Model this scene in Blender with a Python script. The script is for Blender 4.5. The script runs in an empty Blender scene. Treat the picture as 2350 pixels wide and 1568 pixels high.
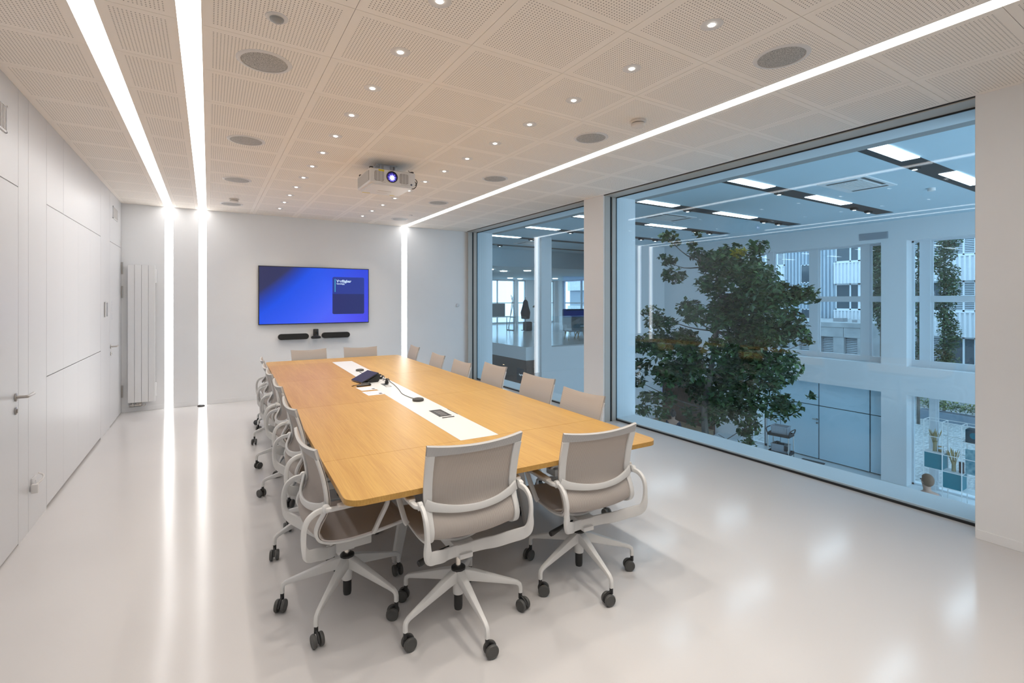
import bpy, bmesh, math, random
from mathutils import Vector, Matrix

S = bpy.context.scene
C = S.collection
PI = math.pi

# ------------------------------------------------------------------ camera, world, exposure
H = 2.976                      # ceiling height of the meeting room
cam = bpy.data.objects.new('camera', bpy.data.cameras.new('camera'))
C.objects.link(cam)
cam.location = (0, 0, 1.6)
cam.rotation_euler = (PI / 2, 0, -math.radians(31.948))
cam.data.sensor_width = 36
cam.data.lens = 1115.14 / 2350 * 36
cam.data.shift_y = -(784 - 689.0) / 2350
cam.data.clip_start = .02
cam.data.clip_end = 300
S.camera = cam
S.view_settings.view_transform = 'Standard'
S.view_settings.look = 'None'
S.view_settings.gamma = 1
S.view_settings.exposure = 0.0
S.cycles.max_bounces = 10
S.cycles.diffuse_bounces = 5
S.cycles.glossy_bounces = 4
S.cycles.transmission_bounces = 6
S.cycles.transparent_max_bounces = 24
S.cycles.sample_clamp_indirect = 6
S.cycles.caustics_reflective = False
S.cycles.caustics_refractive = False

STRIP_E, STRIP_C = 6.1, (1.0, .985, .975)
SPOT_W, SPOT_C = 27.0, (1.0, .925, .835)
HALL_E, HALL_C = 9.0, (.92, .97, 1.0)
SKY_C, SKY_E = (.68, .86, 1.0), 3.0

w = bpy.data.worlds.new('overcast_sky')
S.world = w
w.use_nodes = True
w.node_tree.nodes['Background'].inputs[0].default_value = (*SKY_C, 1)
w.node_tree.nodes['Background'].inputs[1].default_value = SKY_E

# ------------------------------------------------------------------ helpers
def tag(o, label=None, cat=None, group=None, kind=None):
    for k, v in (('label', label), ('category', cat), ('group', group), ('kind', kind)):
        if v: o[k] = v
    return o

def thing(name, label, cat, loc=(0, 0, 0), rz=0, group=None, kind=None):
    o = bpy.data.objects.new(name, None)
    C.objects.link(o)
    o.location = loc
    o.rotation_euler = (0, 0, rz)
    return tag(o, label, cat, group, kind)

def obj(name, bm, m, parent=None, smooth=38):
    bmesh.ops.recalc_face_normals(bm, faces=bm.faces)
    if smooth:
        a = math.radians(smooth)
        for f in bm.faces: f.smooth = True
        for e in bm.edges:
            if len(e.link_faces) == 2:
                e.smooth = e.calc_face_angle(0) < a
            else:
                e.smooth = False
    me = bpy.data.meshes.new(name)
    bm.to_mesh(me)
    bm.free()
    for mm in (m if isinstance(m, (list, tuple)) else [m]):
        me.materials.append(mm)
    o = bpy.data.objects.new(name, me)
    C.objects.link(o)
    o.parent = parent
    return o

def struct(name, bm, m, label=None, cat=None, smooth=38):
    o = obj(name, bm, m, None, smooth)
    return tag(o, label, cat, None, 'structure')

def copy_tree(o, parent=None):
    c = o.copy()
    C.objects.link(c)
    c.parent = parent
    for ch in list(o.children):
        copy_tree(ch, c)
    return c

def B(): return bmesh.new()

def box(bm, a, b, bev=0, seg=2, mi=0, mat=None):
    x0, y0, z0 = a; x1, y1, z1 = b
    vs = [bm.verts.new(p) for p in ((x0, y0, z0), (x1, y0, z0), (x1, y1, z0), (x0, y1, z0), (x0, y0, z1), (x1, y0, z1), (x1, y1, z1), (x0, y1, z1))]
    if mat is not None:
        for v in vs: v.co = mat @ v.co
    fs = [bm.faces.new([vs[i] for i in q]) for q in ((3, 2, 1, 0), (4, 5, 6, 7), (0, 1, 5, 4), (1, 2, 6, 5), (2, 3, 7, 6), (3, 0, 4, 7))]
    for f in fs: f.material_index = mi
    if bev:
        es = {e for f in fs for e in f.edges}
        r = bmesh.ops.bevel(bm, geom=list(es), offset=bev, segments=seg, affect='EDGES', profile=.6)
        for f in r['faces']: f.material_index = mi
    return fs

def frame_of(t, up):
    t = t.normalized()
    s = t.cross(up)
    if s.length < 1e-5: s = t.orthogonal()
    s.normalize()
    return s, s.cross(t).normalized()

def ring_verts(bm, c, s, n, sw, sh, r, k):
    """rounded rectangle ring: sw along s, sh along n"""
    out = []
    r = min(r, sw / 2 - 1e-5, sh / 2 - 1e-5)
    for q in range(4):
        cx = (sw / 2 - r) * (1 if q in (0, 3) else -1)
        cy = (sh / 2 - r) * (1 if q in (0, 1) else -1)
        for i in range(k + 1):
            a = (q + i / k) * PI / 2
            out.append(bm.verts.new(c + s * (cx + r * math.cos(a)) + n * (cy + r * math.sin(a))))
    return out

def skin_rings(bm, rings, closed=False, mi=0, caps=True):
    n = len(rings)
    fs = []
    for i in range(n if closed else n - 1):
        a, b = rings[i], rings[(i + 1) % n]
        m = len(a)
        for j in range(m):
            fs.append(bm.faces.new((a[j], a[(j + 1) % m], b[(j + 1) % m], b[j])))
    if caps and not closed:
        fs.append(bm.faces.new(list(reversed(rings[0]))))
        fs.append(bm.faces.new(rings[-1]))
    for f in fs: f.material_index = mi
    return fs

def sweep(bm, pts, sw, sh, up=(0, 0, 1), r=None, k=2, mi=0):
    """rounded-rectangle sweep; sw = size across (t x up), sh = size along up; scalars or per point lists"""
    pts = [Vector(p) for p in pts]
    n = len(pts)
    W = sw if isinstance(sw, (list, tuple)) else [sw] * n
    Hh = sh if isinstance(sh, (list, tuple)) else [sh] * n
    ups = up if isinstance(up, list) else [up] * n
    rings = []
    for i in range(n):
        t = pts[min(i + 1, n - 1)] - pts[max(i - 1, 0)]
        s, u = frame_of(t, Vector(ups[i]))
        rr = min(W[i], Hh[i]) * .5 if r is None else r
        rings.append(ring_verts(bm, pts[i], s, u, W[i], Hh[i], rr, k))
    skin_rings(bm, rings, mi=mi)

def cr(pts, n=6):
    """Catmull-Rom through pts (tuples of any length)"""
    P = [tuple(p) for p in pts]
    P = [tuple(2 * a - b for a, b in zip(P[0], P[1]))] + P + [tuple(2 * a - b for a, b in zip(P[-1], P[-2]))]
    out = []
    for i in range(1, len(P) - 2):
        for j in range(n):
            t = j / n
            out.append(tuple(.5 * (2 * b + (c - a) * t + (2 * a - 5 * b + 4 * c - d) * t * t + (3 * b - a - 3 * c + d) * t ** 3) for a, b, c, d in zip(P[i - 1], P[i], P[i + 1], P[i + 2])))
    out.append(P[-2])
    return out

def tube(bm, pts, r, k=8, mi=0):
    pts = [Vector(p) for p in pts]
    n = len(pts)
    R = r if isinstance(r, (list, tuple)) else [r] * n
    rings, prev = [], None
    for i in range(n):
        t = (pts[min(i + 1, n - 1)] - pts[max(i - 1, 0)]).normalized()
        if prev is None:
            s = t.orthogonal().normalized()
        else:
            s = (prev - t * prev.dot(t))
            s = s.normalized() if s.length > 1e-6 else t.orthogonal().normalized()
        prev = s
        u = t.cross(s)
        rings.append([bm.verts.new(pts[i] + (s * math.cos(a) + u * math.sin(a)) * R[i]) for a in (2 * PI * j / k for j in range(k))])
    skin_rings(bm, rings, mi=mi)

def lathe(bm, prof, c=(0, 0, 0), axis='z', k=24, mi=0, mat=None):
    """prof: list of (radius, height); radius 0 ends close to a point"""
    c = Vector(c)
    rings = []
    def place(r, h, a):
        x, y = r * math.cos(a), r * math.sin(a)
        v = Vector((x, y, h)) if axis == 'z' else Vector((h, x, y)) if axis == 'x' else Vector((x, h, y))
        v = v + c
        return mat @ v if mat is not None else v
    for r, h in prof:
        if r < 1e-6: rings.append([bm.verts.new(place(0, h, 0))])
        else: rings.append([bm.verts.new(place(r, h, 2 * PI * j / k)) for j in range(k)])
    fs = []
    for a, b in zip(rings, rings[1:]):
        if len(a) == 1 and len(b) == 1: continue
        for j in range(k):
            j2 = (j + 1) % k
            if len(a) == 1: fs.append(bm.faces.new((a[0], b[j2], b[j])))
            elif len(b) == 1: fs.append(bm.faces.new((a[j], a[j2], b[0])))
            else: fs.append(bm.faces.new((a[j], a[j2], b[j2], b[j])))
    if len(rings[0]) > 1: fs.append(bm.faces.new(list(reversed(rings[0]))))
    if len(rings[-1]) > 1: fs.append(bm.faces.new(rings[-1]))
    for f in fs: f.material_index = mi
    return fs

def prism(bm, poly, z0, z1, mi=0, mat=None):
    lo = [bm.verts.new((x, y, z0)) for x, y in poly]
    hi = [bm.verts.new((x, y, z1)) for x, y in poly]
    if mat is not None:
        for v in lo + hi: v.co = mat @ v.co
    n = len(poly)
    fs = [bm.faces.new(list(reversed(lo))), bm.faces.new(hi)]
    for i in range(n):
        fs.append(bm.faces.new((lo[i], lo[(i + 1) % n], hi[(i + 1) % n], hi[i])))
    for f in fs: f.material_index = mi
    return fs

def rrect(x0, y0, x1, y1, r, k=6, corners=(1, 1, 1, 1)):
    out = []
    for q, (cx, cy) in enumerate(((x1, y1), (x0, y1), (x0, y0), (x1, y0))):
        if not corners[q]:
            out.append((cx, cy)); continue
        ox = cx - r if cx == x1 else cx + r
        oy = cy - r if cy == y1 else cy + r
        for i in range(k + 1):
            a = (q + i / k) * PI / 2
            out.append((ox + r * math.cos(a), oy + r * math.sin(a)))
    return out

def sheet(bm, rows, thick=.004, mi=0):
    """closed thin slab through a grid of points (rows of Vectors)"""
    n, m = len(rows), len(rows[0])
    nor = []
    for i in range(n):
        rr = []
        for j in range(m):
            du = rows[i][min(j + 1, m - 1)] - rows[i][max(j - 1, 0)]
            dv = rows[min(i + 1, n - 1)][j] - rows[max(i - 1, 0)][j]
            rr.append(du.cross(dv).normalized())
        nor.append(rr)
    A = [[bm.verts.new(rows[i][j] + nor[i][j] * thick / 2) for j in range(m)] for i in range(n)]
    Bk = [[bm.verts.new(rows[i][j] - nor[i][j] * thick / 2) for j in range(m)] for i in range(n)]
    for i in range(n - 1):
        for j in range(m - 1):
            bm.faces.new((A[i][j], A[i][j + 1], A[i + 1][j + 1], A[i + 1][j])).material_index = mi
            bm.faces.new((Bk[i][j], Bk[i + 1][j], Bk[i + 1][j + 1], Bk[i][j + 1])).material_index = mi
    for i in range(n - 1):
        bm.faces.new((A[i][0], A[i + 1][0], Bk[i + 1][0], Bk[i][0])).material_index = mi
        bm.faces.new((A[i][-1], Bk[i][-1], Bk[i + 1][-1], A[i + 1][-1])).material_index = mi
    for j in range(m - 1):
        bm.faces.new((A[0][j], Bk[0][j], Bk[0][j + 1], A[0][j + 1])).material_index = mi
        bm.faces.new((A[-1][j], A[-1][j + 1], Bk[-1][j + 1], Bk[-1][j])).material_index = mi

def text(name, s, size, m, parent, loc, rot, ext=.0006, bold=0, align='LEFT'):
    cu = bpy.data.curves.new(name, 'FONT')
    cu.body = s; cu.size = size; cu.extrude = ext; cu.offset = bold; cu.align_x = align
    cu.materials.append(m)
    o = bpy.data.objects.new(name, cu)
    C.objects.link(o)
    o.parent = parent
    o.location = loc; o.rotation_euler = rot
    return o

# ------------------------------------------------------------------ materials
MT = {}
def M(name, col, rough=.5, metal=0, spec=.5, emit=None, es=0, alpha=1):
    m = bpy.data.materials.new(name)
    m.use_nodes = True
    b = m.node_tree.nodes['Principled BSDF']
    b.inputs['Base Color'].default_value = (*col, 1)
    b.inputs['Roughness'].default_value = rough
    b.inputs['Metallic'].default_value = metal
    b.inputs['Specular IOR Level'].default_value = spec
    if emit:
        b.inputs['Emission Color'].default_value = (*emit, 1)
        b.inputs['Emission Strength'].default_value = es
    MT[name] = m
    return m

def nodes(m):
    nt = m.node_tree
    return nt, nt.nodes, nt.links, nt.nodes['Principled BSDF']

def math_node(nt, op, a, b=None):
    n = nt.nodes.new('ShaderNodeMath'); n.operation = op
    for i, v in enumerate((a, b)):
        if v is None: continue
        if isinstance(v, (int, float)): n.inputs[i].default_value = v
        else: nt.links.new(v, n.inputs[i])
    return n.outputs[0]

def add_noise(m, scale, lo, hi, coord='Object', detail=3, stretch=(1, 1, 1), bump=0, dist=.002):
    """mottle the base colour between two colours and optionally bump"""
    nt, N, L, b = nodes(m)
    tc = N.new('ShaderNodeTexCoord'); mp = N.new('ShaderNodeMapping'); no = N.new('ShaderNodeTexNoise')
    mp.inputs['Scale'].default_value = stretch
    no.inputs['Scale'].default_value = scale; no.inputs['Detail'].default_value = detail
    L.new(tc.outputs[coord], mp.inputs[0]); L.new(mp.outputs[0], no.inputs['Vector'])
    if lo:
        cr_ = N.new('ShaderNodeValToRGB')
        cr_.color_ramp.elements[0].position = .3; cr_.color_ramp.elements[1].position = .7
        cr_.color_ramp.elements[0].color = (*lo, 1); cr_.color_ramp.elements[1].color = (*hi, 1)
        L.new(no.outputs['Fac'], cr_.inputs[0]); L.new(cr_.outputs[0], b.inputs['Base Color'])
    if bump:
        bp = N.new('ShaderNodeBump'); bp.inputs['Strength'].default_value = bump; bp.inputs['Distance'].default_value = dist
        L.new(no.outputs['Fac'], bp.inputs['Height']); L.new(bp.outputs[0], b.inputs['Normal'])
    return m

WHITE = M('wall_paint', (.81, .815, .82), .55, spec=.3)
add_noise(WHITE, 2.0, (.80, .805, .81), (.82, .825, .83))
LACQ = M('white_lacquer', (.66, .66, .67), .30, spec=.45)
FLOORM = M('white_resin', (.60, .585, .58), .14, spec=.3)
add_noise(FLOORM, 1.1, (.59, .575, .57), (.615, .60, .595), bump=.10, dist=.01, detail=1.5)
DARKGAP = M('shadow_gap', (.05, .05, .05), .8)
JOINT = M('panel_joint', (.35, .34, .33), .7)
CEILP = M('ceiling_board', (.92, .86, .79), .75, spec=.2)
CEILH = M('perforated_board', (.92, .86, .79), .75, spec=.2)
nt, N, L, b = nodes(CEILH)
uv = N.new('ShaderNodeUVMap'); sp = N.new('ShaderNodeSeparateXYZ')
L.new(uv.outputs[0], sp.inputs[0])
fx = math_node(nt, 'SUBTRACT', math_node(nt, 'FRACT', sp.outputs[0]), .5)
fy = math_node(nt, 'SUBTRACT', math_node(nt, 'FRACT', sp.outputs[1]), .5)
rr_ = math_node(nt, 'SQRT', math_node(nt, 'ADD', math_node(nt, 'MULTIPLY', fx, fx), math_node(nt, 'MULTIPLY', fy, fy)))
hole = math_node(nt, 'LESS_THAN', rr_, .19)
mx = N.new('ShaderNodeMix'); mx.data_type = 'RGBA'
mx.inputs[6].default_value = (.92, .86, .79, 1); mx.inputs[7].default_value = (.26, .235, .21, 1)
L.new(hole, mx.inputs[0]); L.new(mx.outputs[2], b.inputs['Base Color'])
STRIPM = M('led_diffuser', (.9, .9, .9), .5, emit=STRIP_C, es=STRIP_E)
LAMPM = M('lamp_glow', (.9, .9, .9), .5, emit=(1, .95, .88), es=8)
TRIMW = M('trim_white', (.72, .70, .68), .45)
GRILLE = M('speaker_grille', (.40, .39, .37), .6)
nt, N, L, b = nodes(GRILLE)
tc = N.new('ShaderNodeTexCoord'); vo = N.new('ShaderNodeTexVoronoi'); vo.inputs['Scale'].default_value = 210
rp = N.new('ShaderNodeValToRGB'); rp.color_ramp.elements[0].position = .25; rp.color_ramp.elements[1].position = .5
rp.color_ramp.elements[0].color = (.13, .13, .12, 1); rp.color_ramp.elements[1].color = (.50, .485, .46, 1)
L.new(tc.outputs['Object'], vo.inputs['Vector']); L.new(vo.outputs['Distance'], rp.inputs[0]); L.new(rp.outputs[0], b.inputs['Base Color'])

# oak veneer: grain runs along local y
OAK = M('oak_veneer', (.62, .33, .10), .36, spec=.45)
nt, N, L, b = nodes(OAK)
tc = N.new('ShaderNodeTexCoord'); mp = N.new('ShaderNodeMapping'); no = N.new('ShaderNodeTexNoise'); no2 = N.new('ShaderNodeTexNoise')
mp.inputs['Scale'].default_value = (210, 4.5, 60)
no.inputs['Scale'].default_value = 1.0; no.inputs['Detail'].default_value = 5
mp2 = N.new('ShaderNodeMapping'); mp2.inputs['Scale'].default_value = (11, .8, 11)
no2.inputs['Scale'].default_value = 1.0; no2.inputs['Detail'].default_value = 2
L.new(tc.outputs['Object'], mp.inputs[0]); L.new(mp.outputs[0], no.inputs['Vector'])
L.new(tc.outputs['Object'], mp2.inputs[0]); L.new(mp2.outputs[0], no2.inputs['Vector'])
mixv = math_node(nt, 'ADD', math_node(nt, 'MULTIPLY', no.outputs['Fac'], .6), math_node(nt, 'MULTIPLY', no2.outputs['Fac'], .4))
at = N.new('ShaderNodeAttribute'); at.attribute_name = 'tone'
mixv = math_node(nt, 'ADD', mixv, at.outputs['Fac'])
rp = N.new('ShaderNodeValToRGB')
rp.color_ramp.elements[0].position = .32; rp.color_ramp.elements[1].position = .68
rp.color_ramp.elements[0].color = (.405, .210, .042, 1); rp.color_ramp.elements[1].color = (.555, .325, .082, 1)
L.new(mixv, rp.inputs[0]); L.new(rp.outputs[0], b.inputs['Base Color'])
INLAY = M('white_laminate', (.66, .655, .635), .35)
CHW = M('chair_white', (.66, .66, .65), .42)
CHPAD = M('arm_pad_cream', (.74, .69, .64), .5)
BLK = M('black_plastic', (.018, .018, .018), .45)
DGREY = M('dark_grey_rubber', (.075, .075, .072), .5)
CHROME = M('chrome', (.75, .70, .64), .18, 1)
STEEL = M('brushed_steel', (.50, .47, .44), .32, 1)
GREYMETAL = M('grey_metal', (.35, .35, .36), .45, .5)
# chair mesh cloth
def cloth(name, col, tr):
    m = M(name, col, .8, spec=.2)
    nt, N, L, b = nodes(m)
    tc = N.new('ShaderNodeTexCoord'); sp = N.new('ShaderNodeSeparateXYZ')
    L.new(tc.outputs['Object'], sp.inputs[0])
    sx = math_node(nt, 'SINE', math_node(nt, 'MULTIPLY', sp.outputs[0], 2 * PI / .0052))
    f = math_node(nt, 'ADD', math_node(nt, 'MULTIPLY', sx, .5), .5)
    mx = N.new('ShaderNodeMix'); mx.data_type = 'RGBA'
    mx.inputs[6].default_value = (*[c * .78 for c in col], 1); mx.inputs[7].default_value = (*[c * 1.18 for c in col], 1)
    L.new(f, mx.inputs[0]); L.new(mx.outputs[2], b.inputs['Base Color'])
    if tr:
        t = N.new('ShaderNodeBsdfTransparent'); ms = N.new('ShaderNodeMixShader')
        ms.inputs[0].default_value = tr
        L.new(b.outputs[0], ms.inputs[1]); L.new(t.outputs[0], ms.inputs[2])
        L.new(ms.outputs[0], N['Material Output'].inputs[0])
    return m
MESHC = cloth('mesh_cloth', (.49, .445, .41), .15)
BANDC = cloth('band_cloth', (.47, .465, .46), 0)
SEATC = cloth('seat_cloth', (.50, .46, .44), 0)

# window glass: clear or blue-tinted sheet with true fresnel reflection
def glass(name, tint):
    m = bpy.data.materials.new(name); m.use_nodes = True
    nt = m.node_tree; N = nt.nodes; L = nt.links
    N.remove(N['Principled BSDF'])
    t = N.new('ShaderNodeBsdfTransparent'); t.inputs[0].default_value = (*tint, 1)
    g = N.new('ShaderNodeBsdfGlossy'); g.inputs['Roughness'].default_value = 0.0
    fr = N.new('ShaderNodeFresnel'); ge = N.new('ShaderNodeNewGeometry')
    L.new(math_node(nt, 'ADD', 1.5, math_node(nt, 'MULTIPLY', ge.outputs['Backfacing'], 1 / 1.5 - 1.5)), fr.inputs['IOR'])
    ms = N.new('ShaderNodeMixShader')
    L.new(fr.outputs[0], ms.inputs[0]); L.new(t.outputs[0], ms.inputs[1]); L.new(g.outputs[0], ms.inputs[2])
    L.new(ms.outputs[0], N['Material Output'].inputs[0])
    return m
GLASS = glass('blue_tinted_glass', (.82, .92, .985))
CLEAR = glass('clear_glass', (.93, .97, .985))
FRAMEB = M('frame_beige', (.50, .475, .43), .45)
FRAMEW = M('frame_white', (.66, .67, .68), .4)
GASK = M('gasket_black', (.012, .014, .016), .6)

# ------------------------------------------------------------------ room shell
LX, RX_, YB, YF = -1.055, 4.38, 8.79, -2.6
STR = [(-.555, -.45), (-.132, -.032), (3.05, 3.155)]

bm = B(); box(bm, (LX - .3, YF - .2, -.25), (4.96, YB + .3, 0)); struct('floor', bm, FLOORM)

# ceiling: boards with perforated fields and fine joints, hung under a white slab
XE = [(LX, -.555), (-.45, -.132), (-.032, .588), (.588, 1.203), (1.203, 1.818), (1.818, 2.44), (2.44, 3.05), (3.155, 3.755), (3.755, RX_)]
y0 = 2.34
while y0 - .541 > YF: y0 -= .541
YL = [YF] + [y0 + .541 * i for i in range(60) if y0 + .541 * i < YB - .03] + [YB]
bm = B()
uvl = bm.loops.layers.uv.new('UVMap')
box(bm, (LX - .3, YF - .2, H + .03), (5.2, YB + .3, H + .3), mi=2)
g = .0012
for (xa, xb) in XE:
    for ya, yb in zip(YL, YL[1:]):
        xa_, xb_, ya_, yb_ = xa + (0 if xa in (-.45, -.032, LX, 3.155) else g), xb - (0 if xb in (-.555, -.132, 3.05, RX_) else g), ya + g, yb - g
        box(bm, (xa_, ya_, H + .0005), (xb_, yb_, H + .028))
        nx = max(0, int(round((xb - xa - .085) / .01665))); ny = max(0, int(round((yb - ya - .075) / .01665)))
        if nx < 3 or ny < 3: continue
        cx, cy = (xa + xb) / 2, (ya + yb) / 2
        hx, hy = nx * .01665 / 2, ny * .01665 / 2
        vs = [bm.verts.new(p) for p in ((cx - hx, cy - hy, H), (cx - hx, cy + hy, H), (cx + hx, cy + hy, H), (cx + hx, cy - hy, H))]
        f = bm.faces.new(vs); f.material_index = 1
        for l in f.loops:
            l[uvl].uv = ((l.vert.co.x - cx + hx) / .01665, (l.vert.co.y - cy + hy) / .01665)
o = struct('ceiling', bm, [CEILP, CEILH, JOINT], smooth=0)

# light strips: ceiling run + wall run down to the floor
SL = ['long recessed light line nearest the left wall, running down the back wall beside the radiator',
      'second recessed light line from the left wall, ending at a black floor cap',
      'recessed light line nearest the windows, running down the back wall right of the television']
for (xa, xb), lb in zip(STR, SL):
    t = thing('light_strip', lb, 'light', ((xa + xb) / 2, YB, 0), group='recessed light lines')
    hw = (xb - xa) / 2
    bm = B(); box(bm, (-hw, YF - YB, H + .003), (hw, .012, H + .02)); obj('ceiling_diffuser', bm, STRIPM, t, 0)
    bm = B(); box(bm, (-hw, .003, .004), (hw, .02, H + .003)); obj('wall_diffuser', bm, STRIPM, t, 0)

# back wall: four white fields between the light lines
bm = B()
for xa, xb in ((LX - .3, STR[0][0]), (STR[0][1], STR[1][0]), (STR[1][1], STR[2][0]), (STR[2][1], 4.96)):
    box(bm, (xa, YB, 0), (xb, YB + .2, H + .3))
box(bm, (LX - .3, YB + .03, 0), (4.96, YB + .2, H + .3))
struct('wall_back', bm, WHITE, smooth=0)
bm = B()
for xa, xb in ((LX, STR[0][0]), (STR[0][1], STR[1][0]), (STR[1][1], STR[2][0]), (STR[2][1], RX_)):
    box(bm, (xa, YB - .006, 0), (xb, YB, .066), .0015, 1)
struct('baseboard_back', bm, WHITE, smooth=0)
bm = B(); box(bm, (LX - .3, YF - .2, 0), (4.96, YF, H + .3)); struct('wall_front', bm, WHITE, smooth=0)

# left wall: lacquered panels with fine joints, two flush doors and a flush cupboard
bm = B()
box(bm, (LX - .3, YF, 0), (LX - .02, YB, H + .3), mi=1)
gp = .0022
def lp(ya, yb, za, zb): box(bm, (LX - .021, ya + gp, za), (LX, yb - gp, zb))
lp(YF, 3.40, 0, H); lp(3.40, 4.392, 2.341, H); lp(4.392, 4.60, 0, H); lp(4.60, 5.041, 0, H)
for ya, yb in ((5.041, 5.55), (5.55, 7.231)): lp(ya, yb, 2.336, H)
lp(7.231, 7.838, 0, H); lp(7.838, 8.745, 2.341, H); lp(8.745, YB, 0, H)
struct('wall_left', bm, [LACQ, JOINT], smooth=0)

bm = B()
for za, zb in ((.024, 1.011), (1.017, 2.331)):
    for ya, yb in ((5.041, 5.55), (5.55, 6.10), (6.10, 6.65), (6.65, 7.231)):
        e = .003 if ya == 5.041 else .0006
        e2 = .003 if yb == 7.231 else .0006
        box(bm, (LX - .02, ya + e, za), (LX, yb - e2, zb))
tag(obj('wall_cupboard', bm, LACQ, None, 0), 'flush white lacquered cupboard front with a dark horizontal joint in the left wall', 'cupboard', None, 'structure')

def lever(t, y, z, dirn):
    """lever handle with round rosettes on the left wall"""
    bm = B()
    lathe(bm, [(.024, 0), (.026, .002), (.026, .007), (.022, .009)], (LX, y, z), 'x', 20)
    tube(bm, cr([(LX + .006, y, z), (LX + .05, y, z), (LX + .058, y + .012 * dirn, z), (LX + .058, y + .13 * dirn, z)], 5), .0095, 10)
    obj('door_handle', bm, STEEL, t)
    bm = B()
    lathe(bm, [(.022, 0), (.024, .002), (.024, .006), (.02, .008)], (LX, y, z - .088), 'x', 20)
    box(bm, (LX + .007, y - .004, z - .1), (LX + .012, y + .004, z - .076))
    obj('lock_rosette', bm, STEEL, t)

t = thing('door_1', 'flush white door with steel lever handle at the left edge', 'door', (0, 0, 0), kind='structure')
bm = B(); box(bm, (LX - .02, 3.403, .012), (LX, 4.389, 2.335)); obj('door_leaf', bm, LACQ, t, 0)
lever(t, 4.335, .975, 1)
t = thing('door_2', 'far flush white door with three hinges in the corner by the radiator', 'door', (0, 0, 0), kind='structure')
bm = B(); box(bm, (LX - .02, 7.841, .012), (LX, 8.742, 2.335)); obj('door_leaf', bm, LACQ, t, 0)
lever(t, 7.90, 1.012, 1)
for z in (2.053, 1.715, .305):
    bm = B(); box(bm, (LX + .001, 8.745, z - .085), (LX + .012, 8.772, z + .085), .002, 1)
    tube(bm, [(LX + .014, 8.758, z - .085), (LX + .014, 8.758, z + .085)], .008, 10)
    obj('hinge', bm, STEEL, t)
bm = B()
for k in range(4):
    lathe(bm, [(.016, 0), (.016, .001)], (LX, 7.985 + .012 * (k % 2), 1.575 - .036 * k), 'x', 14)
box(bm, (LX, 7.985, 1.36), (LX + .001, 8.005, 1.435)); box(bm, (LX, 7.97, 1.35), (LX + .001, 8.03, 1.37))
obj('door_sign', bm, M('sign_print', (.62, .62, .64), .5), t)

# left wall fittings
t = thing('wall_controller', 'small steel wall controller with grey display between cupboard and far door', 'control panel', (LX, 7.53, 1.487))
bm = B(); box(bm, (0, -.07, -.09), (.012, .07, .09), .003, 2); obj('housing', bm, M('controller_silver', (.58, .57, .55), .35, .3), t)
bm = B(); box(bm, (.011, -.03, -.083), (.0135, .066, .083), .001, 1); obj('display', bm, M('controller_glass', (.26, .27, .31), .15), t)
t = thing('power_socket', 'white wall socket with clip holder low beside the near door', 'socket', (LX, 4.70, .306))
bm = B(); box(bm, (0, -.045, -.045), (.01, .045, .045), .003, 2)
lathe(bm, [(.024, .0), (.024, .012), (.019, .012), (.018, .006)], (0, 0, 0), 'x', 20)
obj('face_plate', bm, LACQ, t)
bm = B(); box(bm, (.008, -.085, -.05), (.045, -.055, .012), .006, 2); tube(bm, cr([(.02, -.07, .0), (.05, -.02, .02), (.05, .03, .04), (.02, .045, .06)], 5), .006, 8)
obj('cable_clip', bm, TRIMW, t)
def wall_vent(name, ya, yb, za, zb, lb, n):
    t = thing(name, lb, 'vent', (LX, (ya + yb) / 2, (za + zb) / 2))
    hy, hz = (yb - ya) / 2, (zb - za) / 2
    bm = B()
    for a, b_ in (((-hy, -hz), (hy, -hz + .012)), ((-hy, hz - .012), (hy, hz)), ((-hy, -hz), (-hy + .012, hz)), ((hy - .012, -hz), (hy, hz))):
        box(bm, (0, a[0], a[1]), (.008, b_[0], b_[1]))
    obj('vent_frame', bm, LACQ, t)
    bm = B(); box(bm, (0, -hy + .01, -hz + .01), (.001, hy - .01, hz - .01)); obj('vent_back', bm, M('vent_dark', (.36, .35, .34), .7), t)
    bm = B()
    for i in range(n):
        y = -hy + .014 + (2 * hy - .028) * (i + .5) / n
        box(bm, (.001, y - .004, -hz + .012), (.007, y + .003, hz - .012))
    obj('vent_slats', bm, TRIMW, t)
wall_vent('wall_vent', 3.74, 4.16, 2.62, 2.79, 'slatted vent grille high on the wall at the left picture edge', 16)
wall_vent('wall_vent', 8.05, 8.42, 2.66, 2.82, 'pale vent grille high above the far door', 14)

# right side: wall pieces, sill and outer faces
bm = B()
ZB = -3.28
for ya, yb in ((YF, 1.126), (4.761, 5.153), (8.72, 20)):
    box(bm, (RX_ if yb < 9 else 4.5, ya, 0), (4.96, yb, H))
box(bm, (4.39, YF, H + .001), (4.96, 20, 3.75))
struct('wall_right', bm, WHITE, smooth=0)
bm = B(); box(bm, (4.6, YF, ZB), (4.96, 20, -.001)); box(bm, (4.61, YF, -.001), (4.965, 20, .03)); struct('wall_right_parapet', bm, WHITE, smooth=0)
bm = B()
box(bm, (RX_ - .008, YF, 0), (RX_, 1.118, .062), .0015, 1)
box(bm, (RX_ - .008, 4.755, 0), (RX_, 5.158, .062), .0015, 1)
struct('baseboard_right', bm, WHITE, smooth=0)

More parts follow.
